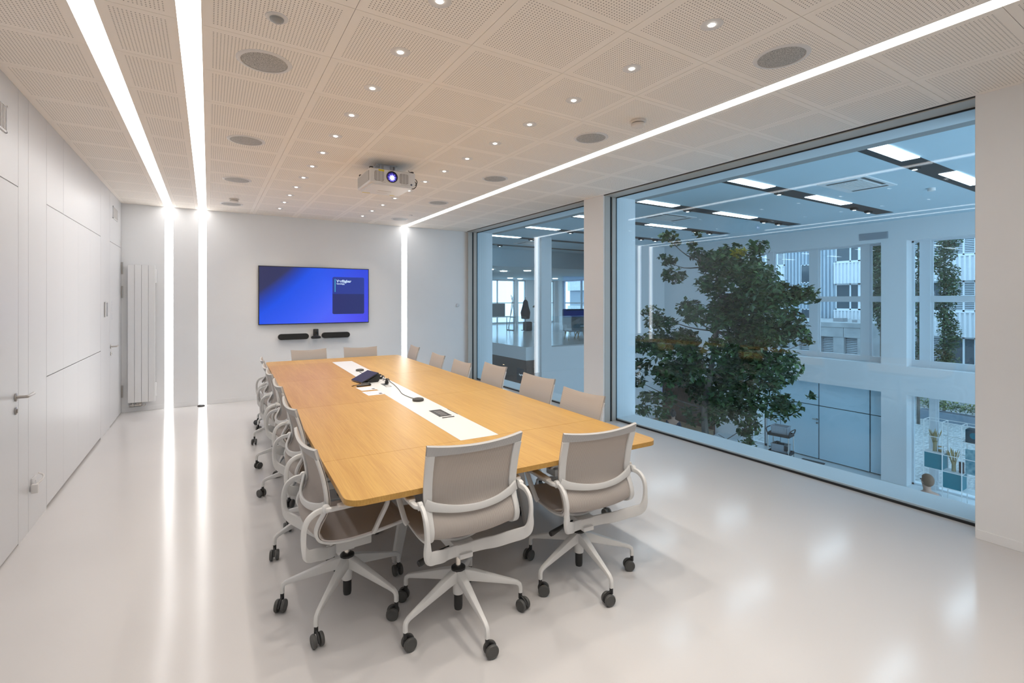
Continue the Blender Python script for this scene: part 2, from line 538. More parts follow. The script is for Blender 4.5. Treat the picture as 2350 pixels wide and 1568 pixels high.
def big_window(name, ya, yb, lb):
    t = thing(name, lb, 'window', (0, 0, 0), kind='structure')
    bm = B()
    box(bm, (4.395, ya, H - .013), (4.586, yb, H + .01))            # head
    for y, s in ((ya, 1), (yb, -1)):
        a, b_ = sorted((y, y + .016 * s))
        box(bm, (4.52, a, 0), (4.586, b_, H - .013))
        a, b_ = sorted((y, y + .006 * s))
        box(bm, (4.40, a, 0), (4.49, b_, H - .013))
    obj('window_frame', bm, FRAMEB, t, 0)
    bm = B()
    box(bm, (4.382, ya, H - .006), (4.395, yb, H + .005))
    box(bm, (4.586, ya, H - .024), (4.6, yb, H)); box(bm, (4.59, ya, 0), (4.603, yb, .018))
    for y, s in ((ya, 1), (yb, -1)):
        a, b_ = sorted((y, y + .018 * s)); box(bm, (4.586, a, 0), (4.6, b_, H))
        a, b_ = sorted((y, y + .006 * s)); box(bm, (4.49, a, 0), (4.52, b_, H - .013))
    obj('gasket', bm, GASK, t, 0)
    bm = B(); box(bm, (4.604, ya, .002), (4.624, yb, H)); obj('glass_pane', bm, GLASS, t, 0)
big_window('window_1', 5.153, 8.72, 'far fixed floor-to-ceiling glass pane looking to the gallery')
big_window('window_2', 1.126, 4.761, 'near fixed floor-to-ceiling glass pane looking to the tree')
# ------------------------------------------------------------------ ceiling fittings
ORD = ['first', 'second', 'third', 'fourth', 'fifth', 'sixth', 'seventh', 'eighth', 'ninth', 'tenth', 'eleventh', 'twelfth', 'thirteenth', 'fourteenth', 'fifteenth', 'sixteenth']
def make_downlight():
    t = thing('downlight', '', 'downlight', (0, 0, H), group='small round ceiling downlights')
    bm = B(); lathe(bm, [(.0, .0005), (.019, .0005), (.021, -.001), (.05, -.003), (.054, -.0015), (.055, 0)], k=28); obj('trim_disc', bm, TRIMW, t, 30)
    bm = B(); lathe(bm, [(.0175, -.0015), (.0165, -.004), (.012, -.0065), (0, -.0072)], k=18); obj('lamp_lens', bm, LAMPM, t, 60)
    l = bpy.data.lights.new('downlight_beam', 'SPOT'); l.energy = SPOT_W; l.color = SPOT_C
    l.spot_size = math.radians(108); l.spot_blend = .75; l.shadow_soft_size = .022
    lo = bpy.data.objects.new('downlight_beam', l); C.objects.link(lo); lo.parent = t; lo.location = (0, 0, -.012)
    return t
dl0 = make_downlight(); first = True
for x, ks, where in ((.90, range(-4, 12), 'left of the projector'), (2.13, range(-4, 12), 'right of the projector')):
    n = len(ks)
    for i, k in enumerate(ks):
        d = dl0 if first else copy_tree(dl0)
        first = False
        d.location = (x, 2.072 + .5415 * k, H)
        j = n - 1 - i
        d['label'] = 'small round downlight, %s from the back wall in the row %s' % (ORD[j] if j else 'nearest one', where)

def make_speaker():
    t = thing('ceiling_speaker', '', 'speaker', (0, 0, H), group='round ceiling speakers')
    bm = B(); lathe(bm, [(.121, .001), (.122, -.006), (.132, -.007), (.142, -.004), (.146, 0)], k=48); obj('trim_ring', bm, TRIMW, t)
    bm = B(); lathe(bm, [(0, -.008), (.06, -.0075), (.11, -.005), (.1215, -.001), (.1215, .001)], k=48); obj('grille', bm, GRILLE, t)
    return t
sp0 = make_speaker(); first = True
for x, ys, where in ((.272, (3.137, 4.76, 6.37, 8.01), 'beside the left light lines'), (2.745, (1.525, 3.14, 4.765, 6.37, 8.0), 'beside the window light line')):
    for i, y in enumerate(ys):
        s = sp0 if first else copy_tree(sp0)
        first = False
        s.location = (x, y, H)
        j = len(ys) - 1 - i
        s['label'] = 'round grey ceiling speaker, %s from the back wall %s' % (ORD[j] if j else 'nearest one', where)

def detector(x, y, lb):
    t = thing('smoke_detector', lb, 'smoke detector', (x, y, H), group='smoke detectors')
    bm = B(); lathe(bm, [(.058, 0), (.060, -.004), (.060, -.014), (.050, -.017), (.050, -.020)], k=28); obj('detector_base', bm, CHPAD, t)
    bm = B(); lathe(bm, [(.046, -.020), (.046, -.028)], k=28); obj('sensor_slot', bm, M('slot_dark', (.16, .13, .1), .7), t)
    bm = B(); lathe(bm, [(.052, -.026), (.053, -.031), (.047, -.044), (.030, -.052), (0, -.053)], k=28); obj('detector_cap', bm, CHPAD, t)
detector(2.79, 2.65, 'cream smoke detector under the ceiling beside the window light line')
detector(.289, 7.60, 'cream smoke detector near the back wall left of the downlights')
t = thing('motion_sensor', 'small round grey motion sensor set in the ceiling above the front speaker', 'sensor', (.28, 2.613, H))
bm = B(); lathe(bm, [(.052, 0), (.050, -.005), (.034, -.007)], k=28); obj('sensor_ring', bm, TRIMW, t)
bm = B(); lathe(bm, [(.033, -.005), (.030, -.016), (.018, -.024), (0, -.027)], k=24); obj('sensor_dome', bm, M('dome_grey', (.34, .34, .33), .4), t)
bm = B(); lathe(bm, [(.026, 0), (.026, -.006), (.016, -.009), (0, -.009)], (2.775, 7.545, H), k=20)
tag(obj('ceiling_button_sensor', bm, TRIMW), 'tiny round sensor in the ceiling above the corner of the window light line', 'sensor')
bm = B(); lathe(bm, [(.035, 0), (.035, -.02), (.028, -.024), (0, -.024)], (4.20, YB, 1.50), 'y', 20)
tag(obj('wall_button', bm, LACQ), 'small round white button on the back wall beside the far window', 'button')

# ------------------------------------------------------------------ projector
def projector():
    t = thing('projector', 'white ceiling projector with a glowing blue lens and side grilles', 'projector', (1.537, 4.90, 2.72))
    W2, D2, Hh = .228, .228, .157
    PW = M('projector_white', (.74, .73, .72), .4)
    bm = B(); box(bm, (-W2, -D2, .018), (W2, D2, Hh), .012, 3)
    prism(bm, rrect(-W2 + .03, -D2 + .012, W2 - .03, D2 - .012, .02, 4), .0, .03)
    obj('housing', bm, PW, t)
    def rr_grille(x0, x1, z0, z1):
        bm = B(); prism(bm, rrect(x0, z0, x1, z1, .02, 5), 0, .002, mat=Matrix(((1, 0, 0, 0), (0, 0, -1, -D2 + .001), (0, 1, 0, 0), (0, 0, 0, 1))))
        o = obj('front_grille', bm, M('grille_dark', (.16, .14, .13), .7), t, 0)
        bm = B()
        n = 15
        for i in range(n):
            z = z0 + .004 + (z1 - z0 - .008) * i / (n - 1)
            ins = .012 if i in (0, n - 1) else .006 if i in (1, n - 2) else 0
            box(bm, (x0 + ins, -D2 - .004, z - .0016), (x1 - ins, -D2 - .001, z + .0016))
        for f in (.33, .67):
            x = x0 + (x1 - x0) * f
            box(bm, (x - .0018, -D2 - .0045, z0), (x + .0018, -D2 - .001, z1))
        obj('grille_bars', bm, PW, o, 0)
    rr_grille(-.185, -.09, .036, .134)
    rr_grille(.065, .155, .036, .134)
    bm = B(); lathe(bm, [(.054, -D2 + .002), (.056, -D2 - .006), (.049, -D2 - .008), (.047, -D2 + .0)], (-.012, 0, .088), 'y', 40); o = obj('lens_ring', bm, BLK, t)
    LENS = M('lens_glass', (.02, .02, .06), .08)
    nt, N, L, b = nodes(LENS)
    tc = N.new('ShaderNodeTexCoord'); sp = N.new('ShaderNodeSeparateXYZ'); L.new(tc.outputs['Object'], sp.inputs[0])
    ax = math_node(nt, 'ADD', sp.outputs[0], .013); az = math_node(nt, 'ADD', sp.outputs[2], -.079)
    r = math_node(nt, 'SQRT', math_node(nt, 'ADD', math_node(nt, 'MULTIPLY', ax, ax), math_node(nt, 'MULTIPLY', az, az)))
    ang = math_node(nt, 'ARCTAN2', az, ax)
    ray = math_node(nt, 'MULTIPLY', math_node(nt, 'ADD', math_node(nt, 'SINE', math_node(nt, 'MULTIPLY', ang, 9)), 1.4), .006)  # rays of glare painted into the glow of the lens
    rp = N.new('ShaderNodeValToRGB'); e = rp.color_ramp.elements
    e[0].position = 0; e[0].color = (6, 6, 7, 1); e[1].position = 1; e[1].color = (.004, .003, .03, 1)
    for p, c in ((.16, (3.2, 3.2, 5, 1)), (.28, (.30, .25, 1.3, 1)), (.55, (.05, .035, .36, 1))):
        q = e.new(p); q.color = c
    L.new(math_node(nt, 'MULTIPLY', math_node(nt, 'SUBTRACT', r, ray), 20), rp.inputs[0])
    L.new(rp.outputs[0], b.inputs['Emission Color']); b.inputs['Emission Strength'].default_value = 1
    bm = B(); lathe(bm, [(.048, -D2 + .001), (.04, -D2 - .004), (.022, -D2 - .009), (0, -D2 - .011)], (-.012, 0, .088), 'y', 40); obj('lens', bm, LENS, t)
    bm = B(); box(bm, (-W2 - .002, -D2 + .03, .04), (-W2 + .002, D2 - .03, Hh - .022)); o = obj('side_grille', bm, M('side_dark', (.30, .28, .27), .7), t, 0)
    bm = B()
    for i in range(34):
        y = -D2 + .034 + i * .0119
        box(bm, (-W2 - .005, y, .04), (-W2 - .001, y + .006, Hh - .022))
    obj('grille_bars', bm, PW, o, 0)
    bm = B()
    for i in range(28):
        box(bm, (-.10 + i * .0105, -D2 + .006, Hh - .001), (-.10 + i * .0105 + .005, -D2 + .04, Hh + .002))
    obj('top_vents', bm, M('vent_brown', (.22, .18, .15), .7), t, 0)
    for x, y in ((-.205, -.19), (.205, -.19), (-.205, .19), (.205, .19)):
        bm = B(); lathe(bm, [(.019, Hh - .002), (.019, Hh + .014), (.016, Hh + .018), (0, Hh + .018)], (x, y, 0), 'z', 18); obj('foot', bm, M('foot_dark', (.06, .055, .05), .6), t)
    YEL = M('warning_yellow', (.75, .60, .02), .5)
    for a, b_ in (((-.145, -D2 - .0012, .130), (-.09, -D2 + .001, .149)), ((-.19, .185, -.0012), (-.11, .205, .001)), ((.10, .185, -.0012), (.15, .205, .001))):
        bm = B(); box(bm, a, b_); obj('warning_label', bm, YEL, t, 0)
    bm = B(); box(bm, (-.075, .03, -.0008), (.065, .038, .0004)); obj('lettering', bm, M('print_brown', (.32, .22, .18), .6), t, 0)
    bm = B(); box(bm, (-.06, .115, -.0006), (.05, .118, .0004)); obj('lettering', bm, MT['print_brown'], t, 0)
    bm = B(); box(bm, (-.115, -D2 - .0006, .027), (-.075, -D2 + .001, .030)); obj('lettering', bm, MT['print_brown'], t, 0)
    bm = B(); lathe(bm, [(.010, -D2 + .002), (.010, -D2 - .002), (0, -D2 - .002)], (.186, 0, .036), 'y', 16); obj('infrared_window', bm, M('ir_blue', (.10, .12, .18), .3), t)
    bm = B()
    for i, x in enumerate((.085, .10, .118, .132, .15, .168)): lathe(bm, [(.0022, -D2 + .001), (.0022, -D2 - .001), (0, -D2 - .001)], (x, 0, .024), 'y', 8)
    obj('status_lights', bm, M('led_grey', (.2, .2, .2), .5), t)
    MW = M('mount_grey', (.52, .53, .54), .4, .2)
    bm = B()
    box(bm, (-.11, -.05, Hh), (.11, .13, Hh + .012)); box(bm, (-.10, -.04, H - 2.72 - .012), (.10, .12, H - 2.72))
    for x in (-.085, .075): box(bm, (x, -.03, Hh), (x + .012, .10, H - 2.72))
    for x in (-.055, .04): box(bm, (x, -.035, Hh + .01), (x + .02, -.03, H - 2.72 - .01))
    tube(bm, [(-.14, -.02, Hh + .006), (-.09, -.03, H - 2.72 - .02)], .006, 8)
    obj('ceiling_mount', bm, MW, t)
    for z0, z1, out in ((.125, .055, .055), (.11, .075, .035), (.095, .03, .05)):
        bm = B(); tube(bm, cr([(W2 - .004, -.11, z0), (W2 + out * .7, -.13, z0 - .005), (W2 + out, -.13, (z0 + z1) / 2), (W2 + out * .6, -.11, z1), (W2 - .004, -.09, z1)], 6), .0042, 8); obj('cable_loop', bm, BLK, t)
    bm = B(); tube(bm, cr([(W2 - .004, .05, .09), (W2 + .07, .04, .10), (W2 + .09, .04, .17), (W2 + .03, .06, H - 2.722)], 6), .003, 6)
    obj('supply_cable', bm, BLK, t)
projector()

# ------------------------------------------------------------------ television, video bar, radiator on the back wall
def tv():
    t = thing('wall_television', 'large wall screen showing blue waves and a dark booking panel', 'television', (1.549, YB, 1.677))
    hw, hh = .879, .478
    bm = B(); box(bm, (-hw, -.055, -hh), (hw, -.022, hh), .004, 2); obj('housing', bm, BLK, t)
    bm = B(); box(bm, (-.35, -.025, -.22), (.35, 0, .22)); obj('wall_bracket', bm, BLK, t)
    SC = M('screen_image', (.01, .01, .02), .22, emit=(0, 0, 1), es=1)
    nt, N, L, b = nodes(SC)
    tc = N.new('ShaderNodeTexCoord'); sp = N.new('ShaderNodeSeparateXYZ'); L.new(tc.outputs['Object'], sp.inputs[0])
    x, z = sp.outputs[0], sp.outputs[2]
    # diagonal boundary between the dark corner and the blue wave
    d = math_node(nt, 'SUBTRACT', math_node(nt, 'ADD', math_node(nt, 'MULTIPLY', x, .94), .76), z)
    d = math_node(nt, 'ADD', d, math_node(nt, 'MULTIPLY', math_node(nt, 'SINE', math_node(nt, 'MULTIPLY', x, 3.2)), .06))
    r1 = N.new('ShaderNodeValToRGB'); e = r1.color_ramp.elements
    e[0].position = 0; e[0].color = (.030, .032, .085, 1); e[1].position = 1; e[1].color = (.085, .09, .90, 1)
    for p, c in ((.35, (.022, .028, .10, 1)), (.42, (.004, .05, .50, 1)), (.48, (.001, .075, .78, 1)), (.66, (.025, .10, .88, 1)), (.80, (.06, .12, .92, 1))):
        q = e.new(p); q.color = c
    L.new(math_node(nt, 'ADD', math_node(nt, 'MULTIPLY', d, .33), .40), r1.inputs[0])
    # right edge darkens towards violet, top edge towards deep blue: part of the displayed picture
    r2 = N.new('ShaderNodeValToRGB'); e = r2.color_ramp.elements
    e[0].position = .55; e[0].color = (1, 1, 1, 1); e[1].position = 1; e[1].color = (.45, .50, .78, 1)
    L.new(math_node(nt, 'ADD', math_node(nt, 'MULTIPLY', x, .62), math_node(nt, 'ADD', math_node(nt, 'MULTIPLY', z, .25), .42)), r2.inputs[0])
    mx = N.new('ShaderNodeMix'); mx.data_type = 'RGBA'; mx.blend_type = 'MULTIPLY'; mx.inputs[0].default_value = 1
    L.new(r1.outputs[0], mx.inputs[6]); L.new(r2.outputs[0], mx.inputs[7]); L.new(mx.outputs[2], b.inputs['Emission Color'])
    bm = B(); box(bm, (-hw + .012, -.0562, -hh + .014), (hw - .012, -.054, hh - .012)); sc = obj('screen', bm, SC, t, 0)
    E1 = M('panel_dark', (.01, .01, .03), .3, emit=(.014, .035, .27), es=1); E2 = M('panel_darker', (.01, .01, .03), .3, emit=(.012, .020, .13), es=1)
    R = Matrix(((1, 0, 0, 0), (0, 0, -1, 0), (0, 1, 0, 0), (0, 0, 0, 1)))
    def panel(nm, x0, x1, z0, z1, m, rad, cs, y):
        bm = B(); prism(bm, rrect(x0, z0, x1, z1, rad, 5, cs), y, y + .0008, mat=R); obj(nm, bm, m, sc, 0)
    px0, px1, pz0, pz1 = .255, .795, -.318, .322
    panel('booking_panel', px0, px1, .03, pz1, E1, .025, (1, 1, 0, 0), .0565)
    panel('booking_panel_lower', px0, px1, pz0, .03, E2, .025, (0, 0, 1, 1), .0565)
    panel('status_bar', .292, .304, .063, .29, M('bar_cyan', (0, 0, 0), .3, emit=(.07, .45, .62), es=1), .004, (1, 1, 1, 1), .0575)
    TX = M('screen_text', (0, 0, 0), .4, emit=(.62, .78, 1), es=1)
    text('status_text', 'Verf\u00fcgbar', .062, TX, sc, (.322, -.0578, .232), (PI / 2, 0, 0), bold=.0022)
    text('detail_text', 'Ganzt\u00e4gig', .034, TX, sc, (.322, -.0578, .196), (PI / 2, 0, 0), bold=.0008)
tv()

def pill(name, x0, x1, z, lb):
    t = thing(name, lb, 'speaker', ((x0 + x1) / 2, YB, z), group='video bar speakers')
    hw = (x1 - x0) / 2
    R = Matrix(((1, 0, 0, 0), (0, 0, -1, 0), (0, 1, 0, 0), (0, 0, 0, 1)))
    bm = B(); prism(bm, rrect(-hw, -.048, hw, .048, .0479, 10), .02, .07, mat=R); obj('speaker_body', bm, BLK, t)
    bm = B(); prism(bm, rrect(-hw + .006, -.042, hw - .006, .042, .0419, 10), .0695, .075, mat=R); obj('speaker_cloth', bm, add_noise(M('speaker_cloth', (.02, .02, .02), .9), 400, (.010, .010, .010), (.035, .034, .033)), t)
    bm = B(); box(bm, (-.05, -.02, -.03), (.05, 0, .03)); obj('wall_plate', bm, BLK, t)
pill('pill_speaker', .955, 1.423, .995, 'black pill-shaped speaker left of the camera under the television')
pill('pill_speaker', 1.631, 2.095, .998, 'black pill-shaped speaker right of the camera under the television')
t = thing('conference_camera', 'black conference camera on a small wall shelf between two pill speakers', 'camera', (1.532, YB, .955))
bm = B(); lathe(bm, [(.072, 0), (.078, .006), (.078, .028), (.066, .036), (.05, .040)], (0, -.08, 0), k=28); box(bm, (-.05, -.05, .004), (.05, 0, .03)); obj('camera_base', bm, BLK, t)
bm = B(); lathe(bm, [(.042, .038), (.044, .05), (.042, .15), (.036, .158), (0, .158)], (0, -.07, 0), k=24); obj('camera_head', bm, BLK, t)
bm = B(); lathe(bm, [(.02, 0), (.02, -.012), (.012, -.014), (0, -.012)], (0, -.108, .10), 'y', 18); obj('camera_lens', bm, M('lens_black', (.01, .01, .012), .1), t)
bm = B(); lathe(bm, [(.062, .0415), (.064, .043), (.062, .0445)], (0, -.08, 0), k=28); obj('light_ring', bm, STEEL, t)

t = thing('radiator', 'tall white flat-panel radiator of four slabs on the back wall', 'radiator', (-.822, YB - .004, 0))
RADM = M('radiator_white', (.80, .80, .80), .35)
for i in range(4):
    x = -.158 + i * .079
    bm = B(); box(bm, (x + .0016, -.058, .135), (x + .0774, -.036, 2.105), .0015, 1); obj('slab', bm, RADM, t)
bm = B()
for z in (.17, 2.03): box(bm, (-.15, -.036, z), (.15, -.012, z + .035))
obj('header_tube', bm, RADM, t)
for x in (.165, .165):
    pass
for z in (.30, 1.95):
    bm = B(); box(bm, (.15, -.034, z - .10), (.172, 0, z + .10), .003, 1); box(bm, (-.16, -.03, z - .05), (-.14, 0, z + .05)); obj('wall_bracket', bm, RADM, t)
bm = B()
lathe(bm, [(.016, -.14), (.020, -.13), (.020, -.085), (.013, -.08), (.013, -.03), (.02, -.025), (.02, .0)], (0, -.05, .095), 'x', 16)
tube(bm, cr([(-.10, -.05, .10), (-.10, -.05, .135)], 3), .012, 10); tube(bm, [(-.06, -.05, .09), (-.06, 0, .09)], .010, 10)
obj('thermostat_valve', bm, STEEL, t)
bm = B(); tube(bm, cr([(.0, -.045, .135), (.0, -.045, .10), (.015, -.045, .08), (.04, -.045, .085), (.05, -.045, .105)], 5), .006, 8); tube(bm, [(0, -.045, .12), (-.06, -.045, .12)], .006, 8); obj('return_pipe', bm, STEEL, t)
bm = B(); lathe(bm, [(.05, 0), (.048, .012), (.03, .024), (0, .028)], (-.10, 8.70, 0), k=24)
tag(obj('floor_cap', bm, BLK), 'black domed floor cap at the foot of the second light line', 'door stop')

# ------------------------------------------------------------------ table
TZ = .74
def table():
    t = thing('conference_table', 'long oak conference table with a white centre inlay and white legs', 'table', (1.507, 4.785, 0), -.032)
    W2, L2 = .928, 2.70
    bm = B()
    tone = bm.faces.layers.float.new('tone')
    def board(poly, dz, dz2=0):
        fs = prism(bm, poly, TZ - .026, TZ)
        for f in fs: f[tone] = dz
    g = .0012
    sy = [-2.10, -.66, .77, 2.24]
    ix = .132
    board(rrect(-W2, -L2, W2, sy[0] - g, .075, 10, (0, 0, 1, 1)), .03)
    board(rrect(-W2, sy[3] + g, W2, L2, .075, 10, (1, 1, 0, 0)), .02)
    for k in range(3):
        for s, (xa, xb) in enumerate(((-W2, -ix - g), (ix + g, W2))):
            board([(xa, sy[k] + g), (xb, sy[k] + g), (xb, sy[k + 1] - g), (xa, sy[k + 1] - g)], (.02, .05, -.05, .02, -.10, .03)[k * 2 + s])
    obj('tabletop', bm, OAK, t, 30)
    bm = B(); box(bm, (-ix, sy[0], TZ - .026), (ix, sy[3], TZ + .0004))
    obj('centre_inlay', bm, INLAY, t, 0)
    # frame and splayed legs
    bm = B()
    for x in (-.42, .42): box(bm, (x - .025, -2.3, TZ - .075), (x + .025, 2.3, TZ - .027))
    for y in (-1.9, 0, 1.9): box(bm, (-.62, y - .03, TZ - .075), (.62, y + .03, TZ - .027))
    obj('under_frame', bm, CHW, t, 0)
    bm = B(); box(bm, (-.16, -1.7, TZ - .16), (.16, 1.9, TZ - .08), .006, 1); obj('cable_tray', bm, CHW, t)
    for y in (-1.9, 0, 1.9):
        for s in (-1, 1):
            bm = B()
            sweep(bm, [(s * .33, y, TZ - .076), (s * .40, y, .40), (s * .475, y, .012)], [.085, .068, .05], [.05, .045, .04], (0, 1, 0), .008, 2)
            sweep(bm, [(s * .33, y, TZ - .076), (s * .22, y, .45), (s * .12, y, TZ - .30)], [.05, .03, .02], [.04, .035, .03], (0, 1, 0), .008, 2)
            lathe(bm, [(.022, 0), (.022, .014)], (s * .475, y, 0), k=16)
            obj('leg', bm, CHW, t)
    return t
table()

# things on the table (world coordinates, z = table top)
ZT = TZ + .0004
def puck(x, y, lb):
    t = thing('table_microphone', lb, 'microphone', (x, y, ZT), group='round table microphones')
    bm = B(); lathe(bm, [(.040, 0), (.047, .004), (.049, .012), (.044, .020), (.030, .024), (0, .025)], k=32); obj('microphone_body', bm, add_noise(M('puck_grey', (.06, .055, .05), .7), 300, (.045, .042, .038), (.085, .08, .072)), t)
    bm = B(); lathe(bm, [(.012, .0245), (.011, .0262), (0, .0262)], k=16); obj('mute_button', bm, BLK, t)
puck(1.515, 3.945, 'round dark microphone on the inlay nearer the camera, beside the open power box')
puck(1.555, 5.985, 'round dark microphone at the far end of the white inlay')
def cable(lb, pts, r=.0032, k=8):
    bm = B(); tube(bm, cr(pts, k), r, 8); tag(obj('microphone_cable', bm, DGREY), lb, 'cable', 'microphone cables')
zc = ZT + .0034
cable('grey cable winding from the far microphone towards the socket', [(1.545, 5.938, zc + .006), (1.522, 5.84, zc), (1.545, 5.64, zc), (1.64, 5.58, zc), (1.675, 5.42, zc), (1.62, 5.24, zc), (1.575, 5.13, zc), (1.60, 5.17, zc), (1.64, 5.20, zc + .004), (1.636, 5.10, zc + .004), (1.59, 5.11, zc + .007), (1.552, 4.94, ZT + .046)])
cable('grey cable running from the plugged socket to the near microphone', [(1.565, 4.925, ZT + .048), (1.59, 4.99, ZT + .045), (1.62, 5.09, zc + .012), (1.607, 4.95, zc), (1.59, 4.80, zc), (1.545, 4.53, zc), (1.50, 4.30, zc), (1.502, 4.10, zc), (1.512, 3.995, zc + .006)])
bm = B()
for i in range(5):
    pts = [(1.585 + (.035 + .004 * i) * math.cos(a), 5.36 + (.11 + .006 * i) * math.sin(a), ZT + .005 + .005 * i) for a in [j * PI / 12 for j in range(1, 24)]]
    tube(bm, pts, .0045, 6)
tag(obj('coiled_cable', bm, BLK), 'thick coiled black cable behind the touch console', 'cable')

t = thing('touch_console', 'dark blue touch console tilted on a wedge stand on the table', 'control panel', (1.405, 5.17, ZT), math.radians(10))
R = Matrix(((0, 0, 1, 0), (1, 0, 0, 0), (0, 1, 0, 0), (0, 0, 0, 1)))
bm = B()
prism(bm, [(-.015, 0), (.085, 0), (.10, .012), (.105, .05), (.098, .078), (.085, .074), (-.03, .022)], -.105, .105, mat=Matrix(((1, 0, 0, 0), (0, 0, 1, 0), (0, 1, 0, 0), (0, 0, 0, 1))))
obj('wedge_stand', bm, M('stand_black', (.03, .028, .026), .5), t)
tilt = Matrix.Rotation(-math.radians(24), 4, 'Y')
TM = Matrix.Translation((-.012, 0, .052)) @ tilt
bm = B(); box(bm, (-.10, -.128, -.006), (.105, .128, .006), .003, 2, mat=TM); o = obj('display_body', bm, BLK, t)
bm = B(); box(bm, (-.097, -.125, .0055), (.102, .125, .0068), mat=TM); obj('display_glass', bm, M('console_screen', (.006, .006, .02), .12, emit=(.006, .006, .045), es=1), o, 0)
bm = B(); box(bm, (-.1012, -.12, -.002), (-.0995, .12, .001), mat=TM); obj('edge_strip', bm, STEEL, o, 0)
t = thing('presenter_remote', 'short grey presenter lying against the touch console', 'remote', (1.352, 4.985, ZT), math.radians(8))
bm = B(); box(bm, (-.045, -.014, 0), (.045, .014, .018), .005, 2); obj('remote_body', bm, M('remote_grey', (.10, .10, .095), .5), t)
bm = B(); box(bm, (-.02, -.008, .0175), (.02, .008, .0195), .002, 1); obj('buttons', bm, BLK, t)
bm = B(); tube(bm, cr([(1.305, 5.005, ZT + .006), (1.27, 4.99, ZT + .004), (1.235, 4.965, ZT + .004), (1.205, 4.94, ZT + .004)], 5), [.003] * 11 + [.0045] * 3 + [.003] * 2, 8)
tag(obj('adapter_lead', bm, M('lead_brown', (.08, .035, .015), .5)), 'short dark adapter lead curling out from the presenter', 'cable')
t = thing('marker_pen', 'thick grey marker pen lying in front of the touch console', 'pen', (1.313, 4.895, ZT + .0105), math.radians(9))
bm = B(); lathe(bm, [(.008, -.075), (.0105, -.07), (.0105, .045)], axis='x', k=16); obj('pen_body', bm, M('pen_grey', (.085, .08, .075), .5), t)
bm = B(); lathe(bm, [(.0098, .045), (.0098, .068), (.007, .073)], axis='x', k=16); box(bm, (.02, -.003, .009), (.066, .003, .013)); obj('pen_cap', bm, BLK, t)
def leaflet(x, y, rz, lb, marks):
    t = thing('printed_card', lb, 'leaflet', (x, y, ZT), rz, group='instruction cards on the table')
    bm = B(); box(bm, (-.077, -.10, 0), (.077, .10, .0012)); obj('card_sheet', bm, M('card_white', (.68, .68, .71), .4), t, 0)
    bm = B()
    for i in range(5): box(bm, (-.06, .06 - i * .02, .0011), (-.06 + .07 * marks[i], .063 - i * .02, .0015))
    for i in range(3): box(bm, (.0, -.01 - i * .02, .0011), (.05 * marks[i + 1], -.008 - i * .02, .0015))
    obj('print_lines', bm, M('print_grey', (.42, .45, .56), .6), t, 0)
    bm = B(); box(bm, (.035, -.075, .0011), (.062, -.03, .0016)); obj('print_mark', bm, DGREY, t, 0)
leaflet(1.30, 4.755, math.radians(3), 'white printed card beneath the marker pen', (1, .7, .9, .5, .8))
leaflet(1.29, 4.488, math.radians(2), 'white printed card lying alone nearer the camera', (.8, 1, .6, .9, .4))
t = thing('table_socket', 'small inlaid socket with a black plug standing in it', 'socket', (1.518, 4.84, ZT), -.032)
bm = B(); box(bm, (-.028, -.105, 0), (.028, .105, .0015)); obj('socket_frame', bm, M('socket_dark', (.045, .055, .052), .5), t, 0)
for y in (-.082, -.045):
    bm = B(); box(bm, (-.022, y - .014, .001), (.022, y + .014, .003), .001, 1); obj('socket_insert', bm, INLAY, t)
bm = B(); lathe(bm, [(.019, .0015), (.02, .008), (.016, .03), (.009, .038), (.006, .055)], (.03, .08, 0), k=16); obj('plug', bm, BLK, t)
t = thing('power_box', 'open inlaid power box with sockets and a dark slot lid', 'power outlet', (1.492, 3.43, ZT), -.032)
bm = B()
for a, b_ in (((-.048, -.115), (.048, -.100)), ((-.048, .095), (.048, .108)), ((-.048, -.115), (-.036, .108)), ((.036, -.115), (.048, .108))):
    box(bm, (a[0], a[1], 0), (b_[0], b_[1], .002))
obj('box_frame', bm, M('box_frame_dark', (.06, .058, .055), .5), t, 0)
bm = B(); box(bm, (-.036, -.1, .0), (.036, .095, .0006)); obj('box_well', bm, BLK, t, 0)
for i in range(4):
    y = -.072 + i * .043
    bm = B(); box(bm, (-.027, y - .015, .0005), (.027, y + .015, .002), .0006, 1)
    lathe(bm, [(.010, .002), (.011, .0028), (.007, .0028)], (0, y, 0), k=14)
    obj('socket_insert', bm, M('insert_grey', (.17, .165, .16), .5) if i == 0 else MT['insert_grey'], t)
bm = B(); box(bm, (-.045, -.165, .0), (.048, -.155, .004)); obj('lid_slot', bm, BLK, t, 0)
bm = B(); box(bm, (.10, -.10, .0), (.104, .095, .0012)); obj('side_slot', bm, BLK, t, 0)

# ------------------------------------------------------------------ swivel chairs (local: +Y faces forward)
PROF = [(-.205, .900), (-.187, .84), (-.165, .765), (-.150, .69), (-.146, .63), (-.160, .58), (-.182, .54), (-.193, .505), (-.182, .474), (-.140, .455), (-.06, .445), (.05, .448), (.15, .458), (.225, .464), (.262, .455), (.278, .435)]
PD = cr(PROF, 5)
SPLIT = 8 * 5
def prof_normal(i):
    a, b_ = PD[max(i - 1, 0)], PD[min(i + 1, len(PD) - 1)]
    t = Vector((0, b_[0] - a[0], b_[1] - a[1])).normalized()
    return Vector((0, t.z, -t.y)) if True else t
def half_w(i):
    z = PD[i][1]
    if i < 20: return .246 - .006 * (i / 20)
    return .24 if i < 60 else .24 - .02 * ((i - 60) / 15)
def sag_at(i):
    if i < 25: return .022
    if i < 42: return .022 + .012 * math.sin((i - 25) / 17 * PI)
    return .016 if i < 65 else .008
